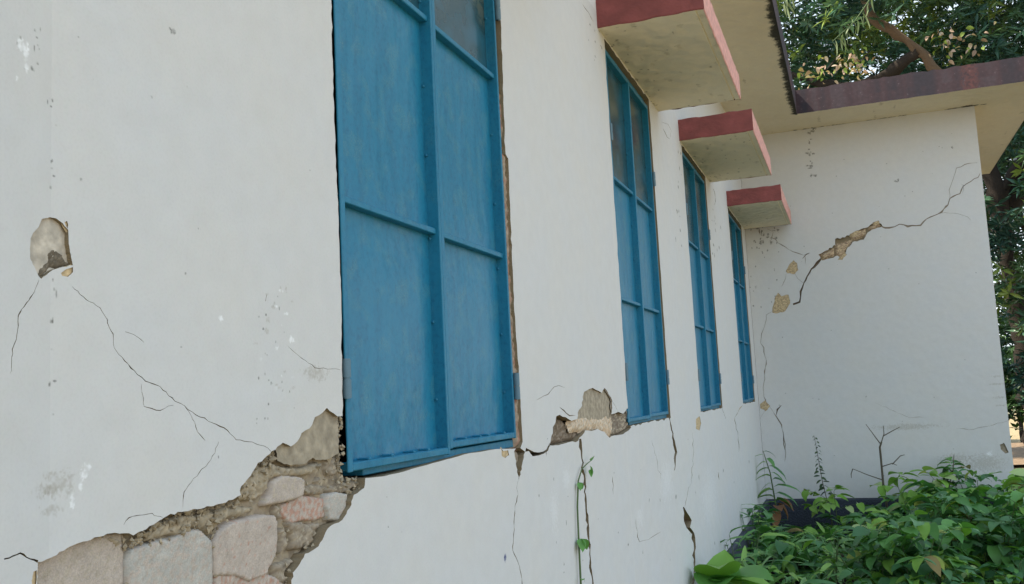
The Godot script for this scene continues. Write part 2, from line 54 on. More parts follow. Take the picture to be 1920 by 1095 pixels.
	[3.4781,1.4393,3.4758,1.4246,3.4685,1.4095,3.4896,1.3937,3.4894,1.3791,3.4935,1.3636,3.5052,1.3482,3.4856,1.3341,3.4819,1.3177,3.51,1.3012,3.5144,1.2863,3.4997,1.2719,3.5189,1.2553,3.5018,1.2414,3.5131,1.2247,3.5048,1.2104,3.5097,1.1946,3.5096,1.1793,3.5085,1.1639,3.5113,1.1484,3.5034,1.1339,3.5255,1.1162,3.5082,1.1035,3.5116,1.0874,3.514,1.0717,3.5269,1.0548,3.5144,1.04,3.5334,1.0212,3.5248,1.0061,3.5301,0.9889,3.521,0.9742,3.5122,0.9596,3.522,0.942,3.5376,0.9243,3.5451,0.9076,3.5426,0.8924,3.5478,0.8772,3.5495,0.8628,3.5473,0.8491,3.5348,0.8374,3.533,0.8233,3.5396,0.8077,3.5603,0.8038,3.5612,0.8178,3.5636,0.8313,3.5608,0.8462,3.5676,0.8593,3.5673,0.8739,3.5642,0.8888,3.5601,0.9052,3.5548,0.9219,3.5508,0.9385,3.5421,0.9549,3.5461,0.9697,3.5432,0.9869,3.5397,1.0037,3.545,1.0194,3.5551,1.0347,3.5391,1.0533,3.5419,1.0683,3.5426,1.0834,3.5472,1.0978,3.5441,1.1141,3.5429,1.1298,3.5458,1.1448,3.5303,1.1619,3.5303,1.177,3.5324,1.1923,3.5336,1.2075,3.5302,1.2234,3.5193,1.2395,3.5391,1.2532,3.5364,1.2692,3.5358,1.2845,3.5307,1.3009,3.5189,1.3174,3.5038,1.3322,3.5253,1.3466,3.5081,1.3633,3.5094,1.3779,3.5137,1.393,3.5127,1.4082,3.5123,1.4229,3.5065,1.4384],
	[5.2872,1.4791,5.3109,1.4567,5.3412,1.4344,5.3444,1.4092,5.3599,1.3835,5.3946,1.3622,5.3712,1.3415,5.3907,1.3195,5.3906,1.2984,5.4113,1.2763,5.4327,1.2559,5.3962,1.2344,5.39,1.2091,5.4002,1.1824,5.3697,1.1593,5.3897,1.1571,5.4201,1.1806,5.4358,1.2057,5.4511,1.2292,5.5001,1.2509,5.4846,1.2746,5.4636,1.2964,5.4516,1.3183,5.4188,1.34,5.424,1.3615,5.393,1.3835,5.3819,1.4088,5.3545,1.4344,5.3408,1.4573,5.3075,1.4796],
	[5.5625,0.9314,5.5889,0.8924,5.5625,0.8715,5.5659,0.8507,5.6352,0.8034,5.7469,0.7888,5.8242,0.8226,5.7602,0.8552,5.685,0.8855,5.5932,0.9297],
	[5.6394,0.8033,5.7205,0.7727,5.8038,0.7439,5.7728,0.7221,5.8346,0.6868,5.8368,0.6604,5.8175,0.6414,5.7591,0.6276,5.8046,0.5969,5.7857,0.5782,5.7894,0.5529,5.7682,0.5323,5.7582,0.5097,5.7174,0.4937,5.6998,0.473,5.674,0.4564,5.6716,0.4352,5.6446,0.4196,5.6555,0.3959,5.6333,0.3795,5.6655,0.3722,5.6776,0.3911,5.7104,0.4057,5.7133,0.4267,5.7212,0.4466,5.7454,0.4631,5.7862,0.4793,5.7903,0.5034,5.8078,0.5248,5.8173,0.5477,5.8518,0.5663,5.8598,0.5884,5.8605,0.6111,5.8695,0.6315,5.9088,0.6487,5.9046,0.6779,5.9084,0.7049,5.885,0.7366,5.8041,0.7714,5.7167,0.8029],
	[3.9535,1.2553,3.9455,1.2373,3.9579,1.2179,3.9429,1.2011,3.9505,1.1819,3.9514,1.1818,3.948,1.2005,3.9626,1.2175,3.9541,1.2367,3.9552,1.2552],
	[4.3429,1.0289,4.3321,1.0103,4.3354,0.9899,4.3603,0.9668,4.3414,0.9492,4.3833,0.9175,4.4789,0.9096,4.5787,0.8981,4.6733,0.8967,4.7738,0.8941,4.8791,0.8911,4.8787,0.8913,4.7711,0.8955,4.6698,0.8985,4.5779,0.8986,4.4783,0.9104,4.3873,0.9182,4.3531,0.9479,4.3626,0.9666,4.3404,0.9894,4.3372,1.0096,4.3437,1.0288],
	[6.0915,1.3359,6.0671,1.3116,6.0961,1.2846,6.0476,1.2619,6.0721,1.235,6.0752,1.2094,6.0399,1.1866,6.0074,1.1655,6.0258,1.1403,5.9593,1.1229,5.9423,1.101,5.9516,1.0768,5.9096,1.0578,5.9153,1.0341,5.7999,1.0166,5.8028,1.016,5.9169,1.0338,5.9151,1.0572,5.9645,1.0755,5.9511,1.1003,5.9679,1.1219,6.0304,1.1398,6.012,1.1652,6.0469,1.1859,6.0819,1.2089,6.0753,1.2348,6.0628,1.2609,6.1007,1.2843,6.0701,1.3114,6.0939,1.3358],
	[5.8044,1.0252,5.7593,1.0006,5.7253,0.9749,5.6665,0.9529,5.6287,0.9282,5.6313,0.9278,5.6787,0.951,5.7297,0.9742,5.7685,0.9993,5.806,1.025],
	[7.5445,1.4703,7.6168,1.4164,7.7488,1.3597,7.7553,1.3598,7.6279,1.4165,7.5509,1.4703],
	[8.3426,1.3572,8.2968,1.3236,8.3666,1.2877,8.3561,1.2533,8.4692,1.2155,8.4662,1.1809,8.4306,1.1493,8.4677,1.114,8.4651,1.0811,8.4328,1.0498,8.435,1.0497,8.4882,1.0795,8.5021,1.1124,8.4638,1.1478,8.4767,1.1803,8.4873,1.2151,8.3765,1.253,8.3956,1.2871,8.3346,1.3228,8.3442,1.3572],
	[4.8099,1.3598,4.817,1.3375,4.8566,1.3147,4.8565,1.2922,4.9003,1.2688,4.9119,1.246,4.9165,1.2227,4.9141,1.1996,4.9853,1.1726,4.9691,1.1502,4.971,1.15,4.9905,1.1724,4.9157,1.1995,4.9203,1.2224,4.9173,1.2458,4.9023,1.2688,4.86,1.2922,4.8583,1.3146,4.8212,1.3374,4.8107,1.3598],
	[7.1286,0.9945,7.0728,0.9711,7.1232,0.9388,7.1249,0.9387,7.1096,0.968,7.133,0.9941],
	[5.753,3.2751,5.9847,3.3219,6.0943,3.3075,6.0334,3.2489,6.0374,3.2498,6.0977,3.3085,5.9903,3.3243,5.7538,3.2756],
	[5.7743,3.2393,5.8487,3.2312,5.9071,3.2167,6.0289,3.2332,6.03,3.2337,5.9164,3.2203,5.8612,3.2354,5.7773,3.2403],
	[8.039,3.2988,8.1212,3.2783,8.1403,3.2434,8.1242,3.2023,8.0264,3.148,8.0294,3.1485,8.1457,3.2059,8.1493,3.2452,8.1477,3.2843,8.0475,3.3009],
	[3.9344,3.3336,3.9819,3.3308,4.0425,3.3349,4.0721,3.3249,4.1148,3.3211,4.1165,3.322,4.0777,3.3277,4.0448,3.3361,3.9873,3.3339,3.9353,3.3341],
	[1.4677,1.8139,1.463,1.8012,1.4637,1.8012,1.4683,1.8138]]
var data_bricks := [
	[0.9381,1.3319,0.9437,1.4352,0.9866,1.4349,1.0419,1.4402,1.1191,1.436,1.1202,1.2868],
	[1.1253,1.2836,1.126,1.3895,1.1319,1.4073,1.1526,1.4093,1.1708,1.4106,1.1873,1.4122,1.2128,1.411,1.2302,1.4112,1.2491,1.417,1.2874,1.4147,1.3003,1.4045,1.3148,1.3923,1.3134,1.2766],
	[1.3225,1.3409,1.3229,1.3911,1.3413,1.4069,1.3699,1.4149,1.4174,1.4155,1.4644,1.4147,1.4937,1.41,1.4981,1.3973,1.4954,1.3531,1.4875,1.3378,1.4708,1.3262,1.464,1.3165,1.4141,1.3134,1.3733,1.3315],
	[1.4684,1.4363,1.4819,1.4477,1.4927,1.4708,1.5201,1.4795,1.5799,1.471,1.5914,1.465,1.5877,1.4417,1.5747,1.4363,1.5149,1.4355],
	[1.5253,1.4238,1.5602,1.4291,1.5965,1.4347,1.6464,1.4258,1.6787,1.4187,1.677,1.3885,1.6443,1.3861,1.5945,1.3927,1.5585,1.3911,1.5303,1.4075],
	[1.6791,1.4254,1.7131,1.4286,1.7548,1.4205,1.7464,1.4004,1.7279,1.3853,1.7135,1.3762,1.6834,1.3826,1.6747,1.4056],
	[1.3284,1.3348,1.3732,1.3298,1.411,1.3114,1.4638,1.3129,1.496,1.3014,1.5222,1.2853,1.5191,1.212,1.3237,1.2578]]
var data_lumps := [
	[1.3774,1.4734,1.3953,1.4804,1.4264,1.5009,1.484,1.5016,1.5037,1.4943,1.4945,1.4744,1.4754,1.4502,1.4368,1.44,1.3883,1.4458],
	[1.2275,1.4505,1.2522,1.4505,1.2933,1.4454,1.3537,1.4499,1.3943,1.4468,1.4368,1.44,1.4684,1.4363,1.4488,1.4258,1.3994,1.4179,1.3642,1.4192,1.3358,1.4128,1.3216,1.3946,1.3004,1.4079,1.2874,1.4164,1.2516,1.4183,1.227,1.4155],
	[1.1526,1.4121,1.1711,1.4369,1.209,1.4487,1.2534,1.4517,1.2764,1.4473,1.2756,1.4073,1.2085,1.4131,1.1769,1.4096],
	[0.9722,1.4204,1.0004,1.4388,1.0505,1.4411,1.0861,1.4436,1.1177,1.435,1.1214,1.4171,1.1044,1.4079,1.0897,1.4221,1.0716,1.4302,1.0505,1.4296,1.0134,1.4268],
	[1.4962,1.433,1.5114,1.4349,1.5246,1.422,1.5237,1.4013,1.5098,1.3956,1.4969,1.4086],
	[1.5076,1.3829,1.5268,1.3933,1.5434,1.3758,1.5461,1.3582,1.5314,1.3398,1.514,1.3333,1.5025,1.339,1.5152,1.3611],
	[1.5305,1.4004,1.555,1.399,1.591,1.3943,1.635,1.3704,1.6297,1.3433,1.6064,1.3313,1.5699,1.3334,1.5453,1.3394,1.5501,1.3672],
	[1.4906,1.3318,1.5139,1.3296,1.5698,1.3315,1.5619,1.3156,1.5369,1.3068,1.5316,1.2648,1.4956,1.2905,1.4867,1.316],
	[1.4128,1.4907,1.452,1.5099,1.5007,1.5107,1.54,1.5013,1.5995,1.4966,1.6374,1.5002,1.6766,1.5007,1.6558,1.4819,1.623,1.4681,1.5621,1.4706,1.4992,1.4735,1.4503,1.4601,1.3894,1.4549,1.38,1.4676],
	[1.6903,1.5065,1.7077,1.5122,1.728,1.5038,1.7327,1.4649,1.7182,1.4558,1.6878,1.4621,1.6821,1.4797],
	[1.6486,1.4691,1.675,1.4718,1.6808,1.4559,1.6476,1.449,1.6353,1.4603],
	[1.6038,1.4568,1.6481,1.4591,1.6873,1.4518,1.6791,1.4254,1.621,1.4286,1.5965,1.4347],
	[1.6871,1.4484,1.7496,1.4528,1.8233,1.4494,1.8143,1.4285,1.7619,1.419,1.6859,1.4281],
	[1.5584,1.3896,1.6442,1.3844,1.6765,1.3784,1.6425,1.3532,1.6101,1.3353,1.5735,1.3317,1.545,1.349]]
var data_undercoat := [1.5047,1.5402,1.5154,1.5376,1.5268,1.5355,1.5355,1.5304,1.5459,1.5344,1.5591,1.5353,1.5625,1.5404,1.5614,1.5462,1.5657,1.5511,1.5745,1.5531,1.5846,1.5533,1.5936,1.5552,1.6025,1.5575,1.6063,1.563,1.6114,1.5681,1.6151,1.5737,1.6223,1.5783,1.6339,1.5787,1.643,1.5831,1.6547,1.5839,1.6593,1.5895,1.6641,1.595,1.6687,1.6007,1.6787,1.5984,1.6877,1.595,1.6999,1.5951,1.7096,1.5921,1.719,1.5888,1.7186,1.5832,1.7195,1.5777,1.7171,1.5722,1.7225,1.5665,1.7173,1.5611,1.7212,1.5555,1.7198,1.55,1.7151,1.5447,1.7181,1.539,1.7223,1.5333,1.7176,1.528,1.7203,1.5224,1.717,1.5171,1.7194,1.5114,1.7066,1.5094,1.6951,1.5064,1.6834,1.5036,1.6724,1.5032,1.6613,1.5041,1.6505,1.5043,1.6361,1.5056,1.6252,1.5112,1.6165,1.508,1.6065,1.5059,1.5998,1.5015,1.5888,1.5012,1.578,1.5009,1.567,1.5023,1.5563,1.503,1.5459,1.5025,1.5359,1.5053,1.5248,1.5065,1.5159,1.5104,1.5064,1.5134,1.5062,1.5188,1.5067,1.5241,1.5026,1.5296,1.5053,1.5349]
var data_ecrk := [
	[1.3935,3.2031,1.4272,3.1811,1.4669,3.1758,1.5222,3.1866,1.5722,3.2088,1.6105,3.198,1.6459,3.1685,1.6893,3.1783,1.7301,3.1746,1.774,3.1715,1.8049,3.205,1.8343,3.2351,1.8713,3.249,1.909,3.2618,1.9471,3.2741,1.9872,3.2869,2.0086,3.3208,2.0367,3.3431,2.0513,3.3576,2.0751,3.4235,2.1065,3.4366,2.138,3.4529,2.1739,3.4618,2.1917,3.4993,2.2076,3.535,2.2455,3.5571,2.2859,3.5753,2.3156,3.599,2.3548,3.6083,2.3763,3.6468,2.3732,3.6492,2.3512,3.6142,2.3134,3.6046,2.2832,3.5812,2.2428,3.5635,2.2039,3.5395,2.1825,3.5048,2.1693,3.4682,2.1362,3.46,2.1014,3.4501,2.0689,3.4288,2.0436,3.3627,2.0265,3.3574,2.0036,3.3263,1.9775,3.3026,1.9447,3.2815,1.9071,3.269,1.8683,3.259,1.8312,3.2411,1.7961,3.2159,1.7689,3.1856,1.7308,3.1849,1.6893,3.1919,1.6501,3.1912,1.6136,3.2067,1.5713,3.2173,1.5203,3.1951,1.4667,3.194,1.4318,3.1987,1.3975,3.2123],
	[2.0728,3.426,2.0782,3.4706,2.0755,3.5149,2.0965,3.5632,2.1184,3.6116,2.1338,3.6523,2.1512,3.6921,2.164,3.7328,2.2068,3.7385,2.2463,3.7587,2.2833,3.7654,2.3211,3.766,2.3589,3.7636,2.359,3.7657,2.3211,3.7674,2.283,3.7695,2.2444,3.7653,2.2056,3.743,2.1617,3.7363,2.1483,3.6935,2.1316,3.6535,2.1156,3.6131,2.0937,3.5648,2.0715,3.5159,2.0758,3.4707,2.0712,3.4262],
	[2.1945,3.4621,2.2081,3.5044,2.2152,3.5495,2.1918,3.5571,2.1916,3.5567,2.2122,3.5484,2.2064,3.5049,2.1938,3.4624],
	[1.9703,3.2836,2.0144,3.2834,2.0574,3.2736,2.1007,3.2676,2.1437,3.2539,2.1848,3.2343,2.2199,3.2137,2.2445,3.1791,2.2452,3.1797,2.2214,3.2157,2.1852,3.2352,2.1442,3.2555,2.1011,3.27,2.0576,3.2745,2.0146,3.2859,1.9702,3.2841],
	[0.762,2.9334,0.7152,2.9005,0.6822,2.8541,0.651,2.8284,0.63,2.792,0.6055,2.757,0.5849,2.7191,0.5642,2.6816,0.5442,2.6391,0.5185,2.5977,0.5181,2.5387,0.504,2.4901,0.4389,2.4719,0.4435,2.4537,0.5168,2.4747,0.5294,2.5367,0.5398,2.5913,0.5578,2.6325,0.5707,2.6779,0.5987,2.7102,0.6153,2.7503,0.6428,2.7827,0.6605,2.8189,0.6961,2.8372,0.7373,2.8765,0.7732,2.9198],
	[0.5681,2.6804,0.5408,2.7089,0.513,2.7364,0.4811,2.8021,0.4803,2.8017,0.5103,2.7346,0.5392,2.7071,0.5669,2.6791],
	[0.3946,2.7972,0.3855,2.7515,0.3619,2.7118,0.3349,2.6573,0.3354,2.657,0.3657,2.7095,0.3877,2.7506,0.3957,2.797],
	[0.2168,2.4054,0.1516,2.3728,0.1464,2.3207,0.1315,2.2717,0.1122,2.2212,0.085,2.1739,0.0782,2.1227,0.0666,2.0723,0.0973,2.0186,0.0916,1.9745,0.1017,1.9303,0.1146,1.8869,0.1067,1.8431,0.0981,1.8035,0.0813,1.765,0.0829,1.7233,0.0816,1.6824,0.0693,1.6436,0.0571,1.5937,0.0585,1.5432,0.0583,1.4928,0.0702,1.4556,0.0675,1.4126,0.0897,1.3795,0.0548,1.3379,0.0192,1.295,0.0038,1.2582,0.0052,1.2576,0.0201,1.2944,0.0555,1.3373,0.0948,1.3786,0.0742,1.4144,0.0793,1.4572,0.0609,1.4934,0.0609,1.5433,0.0612,1.5933,0.0734,1.6425,0.0868,1.6816,0.0858,1.7232,0.0926,1.7631,0.1002,1.8028,0.1162,1.8413,0.1165,1.8872,0.104,1.9309,0.1004,1.9748,0.1043,2.0208,0.0694,2.0729,0.0812,2.1221,0.0912,2.1717,0.1141,2.2203,0.1341,2.2708,0.1504,2.3198,0.1544,2.3703,0.2174,2.404],
	[0.0999,1.3906,0.1258,1.3594,0.1431,1.3223,0.1621,1.2866,0.1876,1.2356,0.2126,1.1854,0.2195,1.1454,0.2268,1.1043,0.2299,1.063,0.2262,1.0211,0.2391,0.9813,0.231,0.9399,0.2367,0.8905,0.2382,0.8907,0.2374,0.9399,0.2443,0.9818,0.2363,1.0228,0.2342,1.0634,0.2323,1.1054,0.2207,1.1456,0.2231,1.1892,0.1966,1.2407,0.1687,1.2907,0.1442,1.3229,0.1285,1.3612,0.1011,1.3917],
	[0.2253,1.1207,0.229,1.0753,0.2219,1.029,0.2194,0.9825,0.2291,0.9375,0.2364,0.8978,0.2314,0.8573,0.2192,0.7967,0.2197,0.7966,0.2369,0.8565,0.2406,0.8982,0.2325,0.9383,0.2277,0.9836,0.2255,1.0288,0.2355,1.0755,0.2258,1.1208],
	[0.1745,1.293,0.1934,1.3461,0.2356,1.3937,0.2332,1.3964,0.181,1.3537,0.1716,1.2936],
	[0.1535,3.337,0.1436,3.2906,0.159,3.2453,0.1596,3.2455,0.1534,3.291,0.1545,3.3369],
	[0.2383,3.3083,0.2969,3.2691,0.2709,3.2061,0.3123,3.1837,0.3358,3.1439,0.3698,3.1162,0.4094,3.0886,0.446,3.0562,0.4858,3.0281,0.5388,3.0042,0.592,2.9816,0.5924,2.9825,0.5418,3.0115,0.4884,3.0337,0.4469,3.0575,0.4127,3.0929,0.3742,3.123,0.3376,3.1456,0.3179,3.1898,0.28,3.2081,0.2985,3.2696,0.2396,3.3105],
	[0.5777,2.9448,0.6193,2.9833,0.6547,2.9993,0.6533,3.0033,0.6142,2.9912,0.5765,2.946],
	[0.6044,2.9935,0.6024,2.9403,0.6008,2.8871,0.6018,2.887,0.6081,2.94,0.6059,2.9935],
	[1.1704,1.379,1.2046,1.3596,1.237,1.3368,1.2759,1.3272,1.3064,1.3014,1.3422,1.2862,1.3781,1.2635,1.4171,1.2474,1.4533,1.226,1.4918,1.2091,1.5363,1.2111,1.5804,1.213,1.6241,1.2088,1.6242,1.2093,1.5806,1.2161,1.5363,1.2133,1.492,1.2102,1.4542,1.2279,1.4178,1.2489,1.3784,1.2642,1.3435,1.2887,1.3068,1.3021,1.277,1.3294,1.2372,1.3374,1.2048,1.36,1.1706,1.3793],
	[1.9061,1.0874,1.9461,1.0846,1.9852,1.0774,2.024,1.0669,2.0648,1.0689,2.1022,1.0811,2.1398,1.0882,2.1778,1.0925,2.2155,1.0988,2.2527,1.1067,2.2881,1.1234,2.3258,1.1258,2.3624,1.1354,2.3982,1.1492,2.3979,1.1503,2.3621,1.1372,2.3257,1.1273,2.2878,1.1254,2.252,1.1099,2.2154,1.0997,2.1777,1.0953,2.1396,1.092,2.1018,1.0836,2.0646,1.0714,2.0243,1.0688,1.9863,1.0819,1.9463,1.0858,1.9061,1.0879]]
var data_e_gap := [0.7429,2.9746,0.7705,2.9835,0.7961,2.9971,0.8222,3.0097,0.8457,3.0127,0.8595,3.0362,0.8863,3.032,0.9006,3.0545,0.9215,3.0627,0.9222,3.0942,0.9268,3.1253,0.95,3.1342,0.976,3.1212,0.9985,3.1354,1.0238,3.1308,1.0451,3.1508,1.0701,3.1479,1.0963,3.1589,1.1196,3.1756,1.1439,3.1902,1.1682,3.1922,1.191,3.2024,1.2144,3.2088,1.2386,3.2109,1.2623,3.2149,1.2852,3.2364,1.3119,3.252,1.3371,3.2647,1.3643,3.2711,1.3754,3.2493,1.3963,3.2353,1.405,3.2117,1.381,3.2,1.3542,3.1993,1.3295,3.19,1.3018,3.1856,1.2778,3.1705,1.2528,3.1583,1.2389,3.1345,1.2238,3.1115,1.2095,3.0879,1.1872,3.0882,1.1652,3.0839,1.1437,3.0753,1.1208,3.08,1.0989,3.0744,1.0832,3.0516,1.065,3.0319,1.0404,3.0202,1.0284,2.993,1.0192,2.9646,1.0023,2.945,0.992,2.9199,0.9739,2.9013,0.9561,2.9248,0.9352,2.9453,0.9126,2.9411,0.8925,2.9252,0.8692,2.9235,0.8463,2.9204,0.823,2.9186,0.8009,2.9113,0.778,2.9079,0.7639,2.9287,0.7574,2.954]
var data_e_shards := [
	[0.9215,3.0627,1.089,3.0956,1.034,3.0008,0.9684,2.9194,0.912,2.9502],
	[1.0701,3.1479,1.2387,3.21,1.2318,3.1306,1.1006,3.0943],
	[1.2617,3.2075,1.3582,3.2543,1.3896,3.2184,1.2939,3.1789],
	[0.747,2.9666,0.8949,3.0276,0.9003,2.9513,0.7906,2.9168]]
var data_e_chips := [
	[0.393,2.8305,0.4108,2.853,0.4255,2.8778,0.4402,2.9026,0.4637,2.9191,0.4845,2.9392,0.4971,2.9192,0.5158,2.9055,0.5194,2.8799,0.5184,2.8537,0.524,2.8283,0.5016,2.81,0.4843,2.7863,0.4585,2.7904,0.4343,2.8025,0.4079,2.8036],
	[0.2161,2.3921,0.2213,2.4172,0.2223,2.4435,0.2334,2.4672,0.2421,2.4915,0.253,2.5152,0.2525,2.5419,0.2655,2.5626,0.2807,2.5816,0.294,2.6021,0.3119,2.5825,0.3275,2.561,0.3521,2.5655,0.3762,2.5731,0.4015,2.5725,0.4058,2.5491,0.407,2.5253,0.4135,2.5021,0.4109,2.4779,0.3956,2.4571,0.3808,2.4361,0.3666,2.4145,0.3507,2.3941,0.3266,2.3862,0.3009,2.3896,0.2768,2.3811,0.2518,2.3791],
	[0.0118,1.4152,0.0311,1.4281,0.0501,1.4415,0.0689,1.4551,0.0835,1.4322,0.101,1.4117,0.1175,1.3904,0.0995,1.3732,0.0852,1.3522,0.0646,1.3378,0.0416,1.3582,0.0132,1.37],
	[0.9312,2.8979,0.9484,2.919,0.9707,2.9332,0.9919,2.9486,1.0122,2.9653,1.0293,2.946,1.0113,2.9295,0.9922,2.9141,0.9779,2.8934,0.9548,2.8982],
	[1.0711,3.1604,1.0965,3.1673,1.1194,3.1811,1.1439,3.1902,1.1665,3.1815,1.189,3.1728,1.1649,3.1693,1.145,3.1557,1.1266,3.1385,1.1038,3.1317],
	[1.3125,3.2594,1.3421,3.2672,1.3716,3.2753,1.3812,3.2542,1.3593,3.2381,1.3332,3.2321]]
var data_e_hole := [2.2893,0.9122,2.3088,0.9188,2.3271,0.9291,2.3358,0.911,2.3432,0.8924,2.3483,0.8725,2.3544,0.8533,2.3605,0.834,2.33,0.8241,2.3116,0.8455,2.293,0.8667,2.2931,0.8898]
